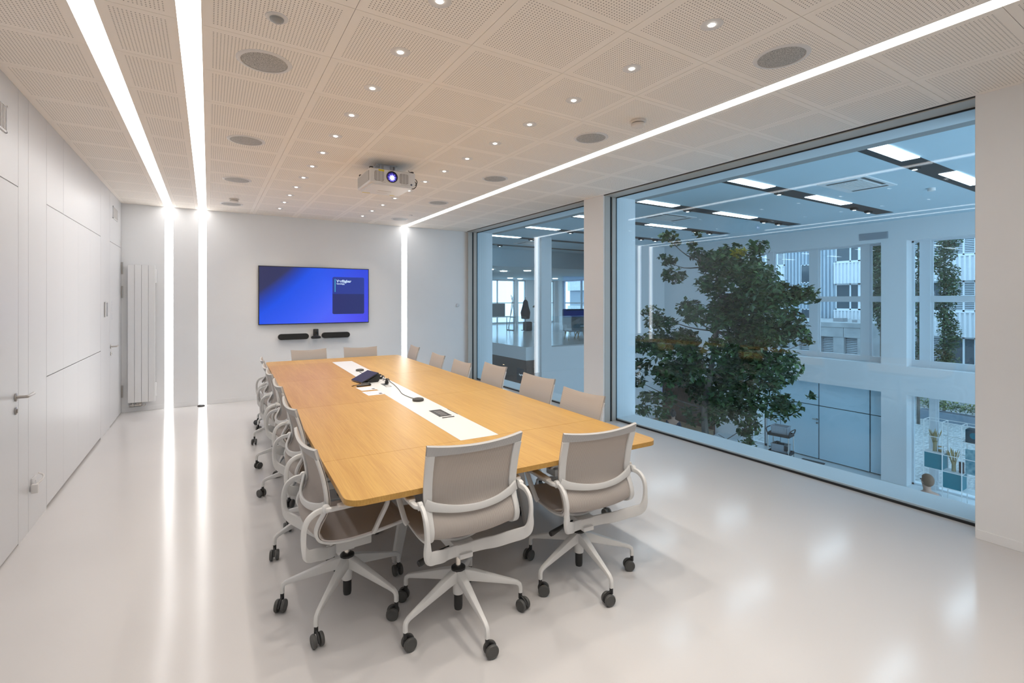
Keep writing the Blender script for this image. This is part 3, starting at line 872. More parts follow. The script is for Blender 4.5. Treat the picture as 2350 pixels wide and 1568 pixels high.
def profile_sheet(i0, i1, push, wscale=1, th=.004, sg=1, m=11):
    rows = []
    for i in range(i0, i1 + 1):
        n = prof_normal(i)          # points backwards / downwards
        n = -n if n.y > 0 and i < 40 else n
        if i >= 40 and n.z > 0: n = -n
        row = []
        for j in range(m):
            u = -1 + 2 * j / (m - 1)
            p = Vector((u * half_w(i) * wscale, PD[i][0], PD[i][1])) + n * (push + sg * sag_at(i) * (1 - u * u))
            if i < 3: p.z -= .012 * (1 - u * u) * (1 - i / 3)
            row.append(p)
        rows.append(row)
    bm = B(); sheet(bm, rows, th)
    return bm

def make_chair():
    t = thing('swivel_chair', '', 'chair')
    obj('backrest', profile_sheet(0, SPLIT, 0), MESHC, t, 60)
    obj('seat', profile_sheet(SPLIT, len(PD) - 1, 0, th=.006), SEATC, t, 60)
    # band folded over the top edge
    bm = profile_sheet(0, 4, .008, 1.0, .012); obj('top_band', bm, BANDC, t, 60)
    # white side rails behind the cloth
    for s in (-1, 1):
        bm = B()
        ids = list(range(4, len(PD) - 2))
        pts, ups = [], []
        for i in ids:
            n = prof_normal(i); n = -n if (i < 40 and n.y > 0) or (i >= 40 and n.z > 0) else n
            pts.append(Vector((s * (half_w(i) - .018), PD[i][0], PD[i][1])) + n * .012)
            ups.append(tuple(n))
        W = [.042 if i < 18 else .042 - .014 * min(1, (i - 18) / 10) for i in ids]
        sweep(bm, pts, W, .014, ups, .004, 2)
        obj('side_rail', bm, CHW, t)
    # crossbar bowed backwards at arm height
    bm = B()
    cb = cr([(-.238, -.166, .622), (-.19, -.185, .606), (-.10, -.212, .592), (0, -.222, .587), (.10, -.212, .592), (.19, -.185, .606), (.238, -.166, .622)], 5)
    sweep(bm, cb, .014, [.05 - .018 * math.sin(i / (len(cb) - 1) * PI) for i in range(len(cb))], (0, 0, 1), .005, 2)
    obj('crossbar', bm, CHW, t)
    # U shaped carrier from pivot to pivot under the seat
    bm = B()
    half = [(.257, -.172, .620), (.263, -.215, .613), (.266, -.248, .590), (.266, -.264, .552), (.264, -.267, .50), (.261, -.262, .452), (.246, -.243, .416), (.19, -.19, .383), (.14, -.140, .353), (.09, -.092, .332), (.0, -.07, .322)]
    pts = cr([(-x, y, z) for x, y, z in half] + half[-2::-1], 4)
    n = len(pts)
    ups = []
    for i, p in enumerate(pts):
        q = min(i, n - 1 - i) / (n / 2)
        sgn = -1 if i < n / 2 else 1
        a = max(0, min(1, (q - .38) / .22))
        ups.append(tuple(Vector((-sgn * (1 - a) * .95, .2 * (1 - a), .05 + a)).normalized()))
    sh = [.018 + .040 * max(0, min(1, (min(i, n - 1 - i) / (n / 2) - .38) / .25)) for i in range(n)]
    sw = [.025 - .011 * max(0, min(1, (min(i, n - 1 - i) / (n / 2) - .38) / .25)) for i in range(n)]
    sweep(bm, pts, sw, sh, ups, .005, 2)
    obj('back_carrier', bm, CHW, t)
    for s in (-1, 1):
        bm = B(); lathe(bm, [(.014, -.012), (.019, -.009), (.019, .009), (.014, .012)], (s * .262, -.168, .622), 'x', 18); obj('pivot_cap', bm, CHW, t)
    # armrests
    for s in (-1, 1):
        bm = B()
        p = cr([(.262, -.166, .620), (.276, -.158, .620), (.281, -.11, .621), (.282, .0, .622), (.282, .08, .620), (.281, .116, .611), (.277, .118, .585), (.264, .085, .51), (.254, .068, .465), (.244, .062, .447)], 4)
        p = [(s * x, y, z) for x, y, z in p]
        nn = len(p)
        ups = [(0, 0, 1) if i < nn * .52 else (0, -.8, .5) for i in range(nn)]
        sweep(bm, p, [.026] * nn, [.02] * nn, ups, .007, 2)
        a = obj('armrest', bm, CHW, t)
        bm = B(); sweep(bm, cr([(s * .281, -.12, .632), (s * .282, .0, .634), (s * .282, .092, .632)], 5), [.03] + [.044] * 9 + [.03], .012, (0, 0, 1), .006, 3)
        obj('arm_pad', bm, CHPAD, a)
    # mechanism, spreader, lever
    bm = B(); box(bm, (-.055, -.085, .298), (.055, .115, .352), .010, 2); box(bm, (-.035, -.10, .285), (.035, .03, .31), .006, 2)
    obj('tilt_housing', bm, CHW, t)
    bm = B()
    for y in (-.035, .10):
        sweep(bm, cr([(-.222, y, .436), (-.13, y * .9, .392), (0, y * .8, .358), (.13, y * .9, .392), (.222, y, .436)], 5), .03, .014, (0, 0, 1), .005, 2)
    obj('seat_spreader', bm, CHW, t)
    bm = B(); box(bm, (-.022, -.072, .30), (.022, -.058, .352), .003, 1); obj('carrier_clip', bm, CHW, t)
    bm = B(); tube(bm, [(-.06, -.02, .325), (-.12, -.03, .318), (-.22, -.05, .300), (-.228, -.052, .299)], [.006, .009, .0155, .0135], 12); obj('height_lever', bm, BLK, t)
    # gas spring, star base, casters
    bm = B(); tube(bm, [(0, 0, .235), (0, 0, .30)], .014, 18); obj('gas_spring', bm, CHROME, t)
    bm = B(); lathe(bm, [(.0, .262), (.014, .262), (.030, .260), (.036, .255), (.036, .245), (0, .245)], k=24); obj('base_collar', bm, BLK, t)
    base = bm = B()
    lathe(bm, [(0, .252), (.032, .252), (.034, .246), (.033, .19), (.028, .17), (.027, .125), (0, .125)], k=24)
    for k in range(5):
        a = k * 2 * PI / 5
        c_, s_ = math.cos(a), math.sin(a)
        L_ = [(.012, .222), (.08, .205), (.18, .176), (.28, .147), (.303, .139), (.317, .128), (.321, .112), (.321, .086)]
        pts = [(r * c_, r * s_, z) for r, z in L_]
        ups = [(0, 0, 1)] * 4 + [(c_ * .3, s_ * .3, .95), (c_ * .7, s_ * .7, .7), (c_, s_, .15), (c_, s_, 0)]
        sweep(bm, pts, [.042, .036, .029, .022, .021, .020, .020, .020], [.060, .052, .038, .025, .022, .021, .020, .020], ups, .006, 2)
    bo = obj('star_base', bm, CHW, t)
    bm = B(); lathe(bm, [(0, .128), (.0215, .128), (.0215, .06), (.019, .045), (0, .045)], k=20); obj('spring_foot', bm, BLK, t)
    random.seed(5)
    for k in range(5):
        a = k * 2 * PI / 5
        e = bpy.data.objects.new('caster', None)
        bm = B()
        tube(bm, [(0, 0, .088), (0, 0, .055)], .0095, 10)
        sweep(bm, cr([(.0, 0, .066), (-.012, 0, .064), (-.03, 0, .05), (-.045, 0, .03)], 4), .012, .012, (0, 0, 1), .004, 2)
        co = obj('caster', bm, BLK, t)
        co.location = (.321 * math.cos(a), .321 * math.sin(a), 0)
        co.rotation_euler = (0, 0, random.uniform(-PI, PI))
        bpy.data.objects.remove(e)
        for s in (-1, 1):
            bm = B()
            lathe(bm, [(0, -.009), (.022, -.0095), (.0295, -.007), (.031, -.003), (.031, .004), (.0285, .0085), (.024, .0095), (.023, .0082), (0, .0078)] if s > 0 else [(0, .009), (.022, .0095), (.0295, .007), (.031, .003), (.031, -.004), (.0285, -.0085), (.024, -.0095), (.023, -.0082), (0, -.0078)], (-.018, s * .0165, .031), 'y', 24)
            obj('wheel', bm, DGREY, co)
    return t
UPPER = {'backrest', 'seat', 'top_band', 'side_rail', 'crossbar', 'back_carrier', 'pivot_cap', 'armrest', 'tilt_housing', 'seat_spreader', 'carrier_clip', 'height_lever'}
chair0 = make_chair()
chair_n = 0
def place_chair(x, y, face, base, ztop, label, group):
    """face: heading of the sitter in radians (world), base: world angle of one caster leg"""
    global chair_n
    c = chair0 if chair_n == 0 else copy_tree(chair0)
    chair_n += 1
    c.location = (x, y, 0); c.rotation_euler = (0, 0, face - PI / 2)
    dz = ztop - .90
    rel = math.radians(base) - (face - PI / 2)
    for ch in c.children:
        st = ch.name.split('.')[0]
        if chair_n == 1:
            ch['home'] = tuple(ch.location)
            ch['turn'] = ch.rotation_euler.z
        hx, hy, hz = ch['home']
        if st in UPPER:
            ch.location = (hx, hy, hz + dz)
        elif st == 'gas_spring':
            ch.scale = (1, 1, (.0655 + max(dz, -.02)) / .065)
            ch.location = (0, 0, .235 * (1 - ch.scale[2]))
        elif st == 'star_base':
            ch.rotation_euler = (0, 0, rel)
        elif st == 'caster':
            v = Vector((hx, hy, hz)); v.rotate(Matrix.Rotation(rel, 3, 'Z'))
            ch.location = v
            random.seed(chair_n * 31 + int(math.degrees(math.atan2(hy, hx))))
            ch.rotation_euler = (0, 0, random.uniform(-PI, PI))
    c['label'] = label; c['group'] = group
GE, GL, GW, GB = 'swivel chairs at the near table end', 'swivel chairs along the left table side', 'swivel chairs along the window side', 'swivel chairs at the far table end'
r_ = math.radians
place_chair(1.068, 2.225, r_(88.5), 196, .955, 'mesh swivel chair at the near table end, raised on a long chrome stem', GE)
place_chair(1.842, 2.212, r_(85.5), 190, .90, 'mesh swivel chair at the near table end, by the table corner towards the windows', GE)
LEFT = [(.622, 2.648, 2, 159.5, .905), (.651, 3.43, 1, 198, .94), (.684, 4.352, 0, 167.5, .935), (.697, 5.115, -1, 168, .93), (.748, 6.067, 0, 174.5, .87), (.78, 6.82, -2, 140, .868)]
for i, (x, y, a, b_, z) in enumerate(LEFT):
    place_chair(x, y, r_(a), b_, z, 'light grey mesh swivel chair, %s from near end on left table side' % ORD[i], GL)
RIGHT = [(2.295, 2.95, 180, 20, .885), (2.395, 3.70, 181, 55, .90), (2.42, 4.56, 178, 10, .908), (2.375, 5.27, 178, 40, .872), (2.42, 6.10, 176, 62, .876), (2.475, 7.13, 174, 25, .90)]
for i, (x, y, a, b_, z) in enumerate(RIGHT):
    place_chair(x, y, r_(a), b_, z, 'light grey mesh swivel chair, %s from near end on window table side' % ORD[i], GW)
place_chair(1.262, 7.44, r_(-86), 30, .88, 'mesh swivel chair at the far table end, below the left half of the television', GB)
place_chair(1.955, 7.42, r_(-100), 55, .88, 'mesh swivel chair at the far table end, below the right edge of the television', GB)
# ------------------------------------------------------------------ hall beyond the glass
HZ0, HZ1 = -3.28, 3.72
HW = M('hall_wall', (.76, .765, .77), .6, spec=.3)
HF = M('hall_floor', (.74, .755, .76), .16)
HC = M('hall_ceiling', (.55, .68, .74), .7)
CHB = M('channel_black', (.012, .012, .013), .6)
PANELE = M('light_panel', (.9, .9, .9), .5, emit=HALL_C, es=HALL_E)
BLUEP = M('pale_blue_panel', (.56, .74, .84), .38)
ALU = M('pale_aluminium', (.66, .70, .73), .4)
WOODD = M('dark_walnut', (.085, .045, .026), .5)
add_noise(WOODD, 6, (.06, .032, .018), (.12, .065, .038), stretch=(8, 8, 1))

bm = B(); box(bm, (4.96, -4, HZ0 - .3), (16.2, 20.2, HZ0)); struct('floor_hall', bm, HF, smooth=0)
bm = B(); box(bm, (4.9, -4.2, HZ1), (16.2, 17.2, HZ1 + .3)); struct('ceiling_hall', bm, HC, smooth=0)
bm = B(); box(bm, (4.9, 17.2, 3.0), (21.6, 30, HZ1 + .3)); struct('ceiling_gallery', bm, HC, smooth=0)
bm = B(); box(bm, (16.2, 13.3, HZ1), (21.6, 17.2, HZ1 + .3)); box(bm, (4.96, 20, HZ0), (9.1, 20.3, HZ1)); struct('wall_hall_near', bm, HW, smooth=0)  # near end of the hall left open, out of view, for added daylight

def wall_x(bm, x0, x1, ya, yb, za, zb, ops):
    """wall of constant x with rectangular openings (y0, y1, z0, z1)"""
    ys = sorted({ya, yb, *[o[0] for o in ops], *[o[1] for o in ops]})
    zs = sorted({za, zb, *[o[2] for o in ops], *[o[3] for o in ops]})
    for a, b_ in zip(ys, ys[1:]):
        run = None
        for c, d in zip(zs, zs[1:]):
            solid = not any(o[0] <= a and b_ <= o[1] and o[2] <= c and d <= o[3] for o in ops)
            if solid and run is None: run = c
            if not solid and run is not None: box(bm, (x0, a, run), (x1, b_, c)); run = None
        if run is not None: box(bm, (x0, a, run), (x1, b_, zs[-1]))
XF = 15.5
OPS = [(5.9, 9.88, -.14, 3.17), (1.35, 5.33, -.15, 3.17), (5.9, 9.88, HZ0, -.89), (1.35, 5.33, HZ0, -.89), (-3.2, .78, -.15, 3.17), (-3.2, .78, HZ0, -.89)]  # last two openings are out of view, added to bring daylight into the hall
bm = B(); wall_x(bm, XF, XF + .55, -4, 13.6, HZ0, HZ1, OPS); struct('wall_hall_far', bm, HW, smooth=0)
bm = B(); box(bm, (12.3, 13.3, HZ0), (XF, 13.6, HZ1)); box(bm, (9.88, 13.3, HZ0), (12.3, 13.6, -.001)); struct('wall_hall_end', bm, HW, smooth=0)
bm = B(); box(bm, (9.46, 13.3, HZ0), (9.88, 13.70, HZ1)); tag(obj('hall_column', bm, HW, None, 0), 'square white column at the corner of the gallery edge', 'column', None, 'structure')
bm = B(); box(bm, (9.1, 13.7, -.45), (21.6, 29, 0)); box(bm, (9.1, 13.7, -.19), (9.098, 20, -.175)); struct('floor_gallery', bm, HF, smooth=0)
bm = B()
wall_y = [(15.55, 17.72, .05, 2.95), (17.98, 18.62, .05, 2.95), (20.15, 21.05, .05, 2.95)]
xs = [9.1] + [v for o in wall_y for v in o[:2]] + [21.6]
for a, b_ in zip(xs[0::2], xs[1::2]): box(bm, (a, 28, 0), (b_, 28.3, 3.0))
for o in wall_y: box(bm, (o[0], 28, 0), (o[1], 28.3, .05)); box(bm, (o[0], 28, 2.95), (o[1], 28.3, 3.0))
wall_x(bm, 21.3, 21.6, 13.6, 28, 0, 3.72, [(21.2, 23.0, .05, 2.95), (23.4, 27.4, .05, 2.95)]); box(bm, (16.05, 13.3, 0), (21.6, 13.6, 3.72)); box(bm, (9.1, 20, 0), (9.3, 28.2, 3.0))
struct('wall_gallery', bm, HW, smooth=0)

def win_frame_x(name, x, ya, yb, za, zb, vs, hs, lb, m=ALU, th=.045, glassy=CLEAR):
    t = thing(name, lb, 'window', (0, 0, 0), kind='structure')
    bm = B()
    box(bm, (x, ya, za), (x + .07, yb, za + th)); box(bm, (x, ya, zb - th), (x + .07, yb, zb))
    box(bm, (x, ya, za), (x + .07, ya + th, zb)); box(bm, (x, yb - th, za), (x + .07, yb, zb))
    for a, b_ in vs: box(bm, (x - .03, a, za), (x + .07, b_, zb)); box(bm, (x + .0, a - .05, za + .05), (x + .03, a, zb - .05))
    for a, b_ in hs: box(bm, (x - .02, ya, a), (x + .06, yb, b_))
    obj('window_frame', bm, m, t, 0)
    bm = B(); box(bm, (x + .02, ya + .01, za + .01), (x + .032, yb - .01, zb - .01)); obj('glass_pane', bm, glassy, t, 0)
    return t
win_frame_x('window_3', 15.84, 5.9, 9.88, -.14, 3.17, [(9.04, 9.27), (7.66, 7.92), (6.29, 6.52)], [(1.55, 1.71), (-.14, .02)], 'upper hall window beside the tree, divided by broad white bars')
win_frame_x('window_4', 15.84, 1.35, 5.33, -.15, 3.17, [(4.93, 5.16), (3.55, 3.78), (2.1, 2.33)], [(1.55, 1.71), (-.15, .02)], 'upper hall window beside the near room pillar')
win_frame_x('window_5', 15.84, 1.35, 5.33, HZ0, -.89, [(4.82, 4.96), (3.0, 3.1)], [], 'lower hall window behind the white cube shelf')
for i, o in enumerate(wall_y):
    t = thing('window_%d' % (6 + i), 'gallery window in the distance, %s from the left' % ORD[i], 'window', (0, 0, 0), kind='structure')
    bm = B()
    a, b_, c, d = o
    box(bm, (a, 28.1, c), (b_, 28.16, c + .06)); box(bm, (a, 28.1, d - .06), (b_, 28.16, d)); box(bm, (a, 28.1, c), (a + .06, 28.16, d)); box(bm, (b_ - .06, 28.1, c), (b_, 28.16, d))
    if b_ - a > 1: box(bm, (a + (b_ - a) * .36, 28.1, c), (a + (b_ - a) * .40, 28.16, d))
    box(bm, (a, 28.1, 1.38), (b_, 28.15, 1.44))
    obj('window_frame', bm, ALU, t, 0)
    bm = B(); box(bm, (a + .01, 28.12, c + .01), (b_ - .01, 28.13, d - .01)); obj('glass_pane', bm, CLEAR, t, 0)

win_frame_x('window_9', 21.40, 23.4, 27.4, .05, 2.95, [(25.4, 25.5)], [(1.36, 1.44)], 'wide side window of the gallery behind the high-backed sofa')
win_frame_x('window_10', 21.40, 21.2, 23.0, .05, 2.95, [(22.0, 22.08)], [(1.36, 1.44)], 'narrower side window of the gallery at the edge of the far pane')

# lower wall of flush pale blue panels with a door and a glazed side door
t = thing('door_3', 'pale blue flush double panel door in the lower hall wall', 'door', (0, 0, 0), kind='structure')
bm = B()
g = .012
for a, b_ in ((8.83, 9.29), (7.66, 8.83), (6.30, 7.65), (5.9, 6.29)):
    box(bm, (15.84, a + g, HZ0 + .03), (15.88, b_ - g, -1.645)); box(bm, (15.84, a + g, -1.62), (15.88, b_ - g, -.885))
obj('door_leaf', bm, BLUEP, t, 0)
bm = B(); box(bm, (15.885, 5.9, HZ0), (15.92, 9.29, -.885)); obj('door_backing', bm, DGREY, t, 0)
bm = B(); tube(bm, [(15.82, 7.70, -2.06), (15.80, 7.70, -2.06), (15.80, 7.82, -2.06)], .012, 8); lathe(bm, [(.03, -.02), (.03, 0)], (15.84, 7.70, -2.06), 'x', 14); lathe(bm, [(.028, -.015), (.028, 0)], (15.84, 7.70, -2.17), 'x', 14); obj('door_handle', bm, STEEL, t)
t = thing('door_4', 'narrow glazed door left of the pale blue panels', 'door', (0, 0, 0), kind='structure')
bm = B(); box(bm, (15.84, 9.29, HZ0), (15.9, 9.34, -.885)); box(bm, (15.84, 9.76, HZ0), (15.9, 9.88, -.885)); box(bm, (15.84, 9.29, HZ0), (15.9, 9.88, HZ0 + .08)); obj('door_frame', bm, ALU, t, 0)
bm = B(); box(bm, (15.835, 9.335, HZ0), (15.85, 9.36, -.885)); obj('edge_seal', bm, GASK, t, 0)
bm = B(); box(bm, (15.86, 9.3, HZ0), (15.872, 9.87, -.885)); obj('glass_pane', bm, CLEAR, t, 0)

# ceiling channels with light panels
def channel(y, panels, spots, lb):
    t = thing('ceiling_channel', lb, 'light', (0, y, HZ1), group='black ceiling light channels in the hall')
    bm = B(); box(bm, (5.4, -.18, -.004), (14.0, .18, .0)); obj('black_recess', bm, CHB, t, 0)
    for a, b_ in panels:
        bm = B(); box(bm, (a, -.185, -.012), (b_, .04, -.0035)); obj('light_panel', bm, PANELE, t, 0)
    for x in spots:
        bm = B(); box(bm, (x - .10, .02, -.05), (x + .10, .12, -.004), .008, 1); o = obj('spotlight', bm, CHB, t)
        bm = B(); lathe(bm, [(.035, -.056), (0, -.058)], (x, .07, 0), k=12); obj('spot_lens', bm, LAMPM, o)
CP = [(5.6, 6.6), (7.6, 8.92), (10.38, 11.9)]
for i, y in enumerate((.93, 3.09, 5.25, 7.40, 9.57, 11.75, 13.9, 16.05)):
    if y < 1: continue
    channel(y, CP if y < 13 else [(5.6, 6.6), (7.6, 8.92)], (9.5, 12.6, 13.3) if y < 12 else (9.5,), 'black hall ceiling channel with white light panels, %s counted from the near pillar' % ORD[i - 1])
def cassette(x, y, lb):
    t = thing('air_cassette', lb, 'air conditioner', (x, y, HZ1), group='square ceiling air cassettes')
    bm = B(); box(bm, (-.62, -.40, -.02), (.62, .40, 0), .008, 1); obj('cassette_panel', bm, HW, t)
    bm = B()
    for i in range(9): box(bm, (-.36, -.24 + i * .055, -.028), (.36, -.20 + i * .055, -.019))
    obj('intake_slats', bm, TRIMW, t, 0)
    bm = B(); box(bm, (-.55, -.34, -.023), (.3, -.28, -.0195)); box(bm, (-.50, -.2, -.023), (-.42, .3, -.0195)); box(bm, (.44, -.3, -.023), (.52, .28, -.0195)); obj('outlet_slot', bm, DGREY, t, 0)
cassette(10.05, 4.2, 'square air cassette in the hall ceiling between the two nearest light channels')
cassette(9.95, 8.42, 'square air cassette in the hall ceiling above the tree top')
cassette(10.2, 14.9, 'square air cassette in the hall ceiling seen through the far glass pane')
bm = B(); box(bm, (XF - .012, 5.73, 3.26), (XF, 6.42, 3.45)); 
for i in range(12): box(bm, (XF - .02, 5.75, 3.275 + i * .0145), (XF - .011, 6.40, 3.282 + i * .0145))
tag(obj('hall_vent', bm, M('vent_greyblue', (.42, .45, .49), .6), None, 0), 'grey vent grille on the hall wall above the windows', 'vent')
bm = B(); lathe(bm, [(.06, 0), (.06, -.05), (.04, -.06), (0, -.06)], (11.6, 3.6, HZ1), k=20)
tag(obj('hall_detector', bm, TRIMW), 'small smoke detector under the hall ceiling above the right window', 'smoke detector')

# glass balustrades of the gallery
def balustrade(lb, a, b_, joints):
    t = thing('glass_balustrade', lb, 'balustrade', (0, 0, 0), group='frameless glass balustrades')
    d = Vector((b_[0] - a[0], b_[1] - a[1], 0)); L_ = d.length; ang = math.atan2(d.y, d.x)
    m = Matrix.Translation((a[0], a[1], 0)) @ Matrix.Rotation(ang, 4, 'Z')
    ed = [0] + joints + [L_]
    for p, q in zip(ed, ed[1:]):
        bm = B(); box(bm, (p + .01, -.008, -.02), (q - .01, .008, 1.04), mat=m); obj('glass_panel', bm, CLEAR, t, 0)
    bm = B(); box(bm, (0, -.012, -.02), (L_, .012, -.005), mat=m); obj('floor_channel', bm, GREYMETAL, t, 0)
balustrade('glass balustrade along the gallery edge left of the white column', (9.13, 20), (9.13, 13.72), [1.6, 3.4, 5.0])
balustrade('glass balustrade along the gallery edge right of the white column', (9.90, 13.62), (12.28, 13.62), [1.4])

# brown niche under the gallery
bm = B(); box(bm, (9.35, 13.72, HZ0), (9.5, 20, -.46)); box(bm, (9.12, 13.72, -.75), (9.35, 20, -.452)); box(bm, (9.12, 13.70, HZ0), (9.35, 13.86, -.75))
struct('wall_niche', bm, WOODD, smooth=0)
t = thing('niche_sign', 'dark sign board with small white lettering in the brown niche', 'sign', (9.345, 14.22, -1.03))
bm = B(); box(bm, (-.02, -.42, -.22), (0, .42, .22)); obj('sign_board', bm, M('sign_black', (.02, .022, .026), .5), t, 0)
text('sign_lettering', 'Pop Nest', .085, M('sign_white', (.8, .8, .8), .5, emit=(1, 1, 1), es=.5), t, (-.0215, .26, -.03), (PI / 2, 0, -PI / 2), bold=.002)
t = thing('lit_display', 'small lit display case glowing green and amber in the niche', 'display', (9.345, 14.55, -1.62))
bm = B(); box(bm, (-.03, -.14, -.28), (0, .14, .22)); obj('case_frame', bm, BLK, t, 0)
bm = B(); box(bm, (-.034, -.12, -.06), (-.029, .12, .20)); obj('green_poster', bm, M('poster_green', (.2, .4, .3), .4, emit=(.35, .55, .42), es=.7), t, 0)
bm = B(); box(bm, (-.034, -.12, -.26), (-.029, .12, -.07)); obj('amber_shelf', bm, M('poster_amber', (.6, .4, .2), .4, emit=(1, .6, .25), es=.9), t, 0)
bm = B(); lathe(bm, [(.05, -.02), (.05, 0)], (9.2, 15.3, -.752), k=16); tag(obj('niche_lamp', bm, M('amber_lamp', (.8, .5, .3), .4, emit=(1, .6, .3), es=3)), 'small amber lamp under the niche canopy', 'lamp')

# ------------------------------------------------------------------ foliage
FWD = Vector((.5292, .8485, 0)); RGT = Vector((.8485, -.5292, 0))
def leaf_mat(name, lo, hi):
    m = M(name, lo, .5, spec=.4)
    nt, N, L, b = nodes(m)
    at = N.new('ShaderNodeAttribute'); at.attribute_name = 'tone'
    mx = N.new('ShaderNodeMix'); mx.data_type = 'RGBA'
    mx.inputs[6].default_value = (*lo, 1); mx.inputs[7].default_value = (*hi, 1)
    L.new(at.outputs['Fac'], mx.inputs[0]); L.new(mx.outputs[2], b.inputs['Base Color'])
    return m
def leaves(name, clusters, dens, size, m, parent, seed=1, flat=.8):
    """clusters: (centre, radius); folded diamond leaves on the cluster's shell and inside"""
    random.seed(seed)
    bm = B(); tone = bm.faces.layers.float.new('tone')
    for c, r in clusters:
        for _ in range(int(dens * r * r)):
            d = Vector((random.gauss(0, 1), random.gauss(0, 1), random.gauss(0, 1))).normalized()
            p = c + Vector((d.x, d.y, d.z * flat)) * r * random.random() ** .45
            ax = Vector((random.gauss(0, 1), random.gauss(0, 1), random.gauss(-.3, .6))).normalized()
            s, u = frame_of(ax, Vector((random.gauss(0, .5), random.gauss(0, .5), 1)))
            L_ = size * random.uniform(.7, 1.3); W_ = L_ * .30
            a = bm.verts.new(p - ax * L_ / 2); b_ = bm.verts.new(p + ax * L_ / 2)
            l = bm.verts.new(p + s * W_ + u * L_ * .10); q = bm.verts.new(p - s * W_ + u * L_ * .10)
            tt = min(1, max(0, random.gauss(.4, .28)))
            for f in (bm.faces.new((a, l, b_)), bm.faces.new((a, b_, q))): f[tone] = tt
    me = bpy.data.meshes.new(name); bm.to_mesh(me); bm.free(); me.materials.append(m)
    o = bpy.data.objects.new(name, me); C.objects.link(o); o.parent = parent
    return o
LEAF = leaf_mat('leaf_green', (.016, .048, .016), (.075, .150, .040))
BARK = add_noise(M('bark', (.10, .085, .07), .85), 14, (.07, .06, .05), (.16, .14, .115), stretch=(1, 1, .2), bump=.4)

def indoor_tree():
    T0 = Vector((9.5, 6.76, 0))
    k = 10.76 / 1115
    def P(px, py, dep=0): 
        q = T0 + RGT * ((px - 1640) * k) + FWD * dep
        q.z = 1.6 + (689 - py) * k
        return q
    t = thing('indoor_tree', 'tall leafy green tree growing up through the hall behind the near glass pane', 'tree', (T0.x, T0.y, HZ0))
    def loc(v): return v - Vector((T0.x, T0.y, HZ0))
    bm = B()
    trunk = [P(1622, 1030), P(1621, 940, .1), P(1632, 850, .0), P(1640, 760, -.1), P(1655, 680, 0), P(1640, 610, .1)]
    base = P(1622, 1030); base.z = HZ0 + .40
    tube(bm, [loc(v) for v in [base] + [Vector(q) for q in cr([tuple(v) for v in trunk], 4)]], [.085] + [.08 - .003 * i for i in range(21)], 10)
    obj('trunk', bm, BARK, t)
    bm = B(); lathe(bm, [(0, .0), (.42, 0), (.5, .44), (.46, .45), (.44, .38), (0, .38)], k=28); obj('planter', bm, M('planter_grey', (.35, .34, .33), .6), t)
    CL = [(1525, 543, 16), (1548, 540, 13), (1580, 545, 16), (1600, 538, 12), (1590, 565, 14), (1645, 598, 36), (1690, 580, 26), (1712, 572, 16), (1620, 578, 22), (1600, 605, 30), (1568, 592, 20), (1552, 582, 12), (1560, 632, 28), (1536, 630, 14), (1585, 655, 22),
          (1660, 645, 58), (1722, 632, 40), (1735, 670, 40), (1620, 665, 30), (1700, 700, 62), (1765, 682, 38), (1795, 690, 26), (1815, 683, 14), (1640, 715, 42), (1600, 735, 30),
          (1560, 722, 34), (1512, 722, 30), (1490, 738, 24), (1530, 745, 30), (1705, 765, 70), (1780, 745, 44), (1812, 725, 22), (1826, 718, 12), (1800, 775, 28), (1826, 780, 14), (1610, 795, 44), (1545, 795, 40), (1490, 790, 36), (1650, 830, 44),
          (1720, 845, 62), (1785, 815, 24), (1770, 850, 26), (1690, 880, 44), (1590, 865, 40), (1530, 860, 40), (1485, 850, 30), (1480, 885, 24), (1730, 910, 52), (1785, 880, 34), (1812, 895, 20), (1832, 900, 11), (1800, 925, 20), (1650, 915, 46), (1620, 900, 26), (1545, 925, 26), (1500, 920, 28),
          (1695, 960, 38), (1745, 955, 30), (1765, 940, 22), (1640, 960, 32), (1590, 950, 20), (1700, 985, 18), (1520, 950, 22), (1480, 945, 20), (1665, 990, 20), (1600, 975, 16)]
    random.seed(11)
    cl = []
    for px, py, r in CL:
        R0 = r * k
        dep = random.uniform(-1, 1) * min(1.5, .35 + 1.0 * max(0, 1 - abs(px - 1640) / 230))
        cl.append((loc(P(px, py, dep)), R0 * 1.02))
        if r > 34:
            for _ in range(2): cl.append((loc(P(px + random.uniform(-.4, .4) * r, py + random.uniform(-.4, .4) * r, random.uniform(-1.3, 1.3))), R0 * .8))
    bm = B()
    top = [loc(v) for v in trunk]
    random.seed(3)
    for i, (c, r) in enumerate(cl):
        if i % 4 == 0:
            s = min(top, key=lambda v: (v - c).length + max(0, v.z - c.z) * 1.5)
            mid = (s + c) / 2 + Vector((random.uniform(-.1, .1), random.uniform(-.1, .1), -.10))
            tube(bm, cr([tuple(s), tuple(mid), tuple(c)], 4), [.020 - .0019 * j for j in range(9)], 5)
    obj('branches', bm, BARK, t)
    leaves('foliage', cl, 1500, .135, LEAF, t, 7, .75)
    leaves('yellow_leaves', [(loc(P(1648, 591, -.9)), .13), (loc(P(1660, 587, -.9)), .10)], 2600, .12, leaf_mat('leaf_yellow', (.42, .36, .02), (.62, .52, .06)), t, 9).__setitem__('label', 'yellow leaves near the tree top')
indoor_tree()

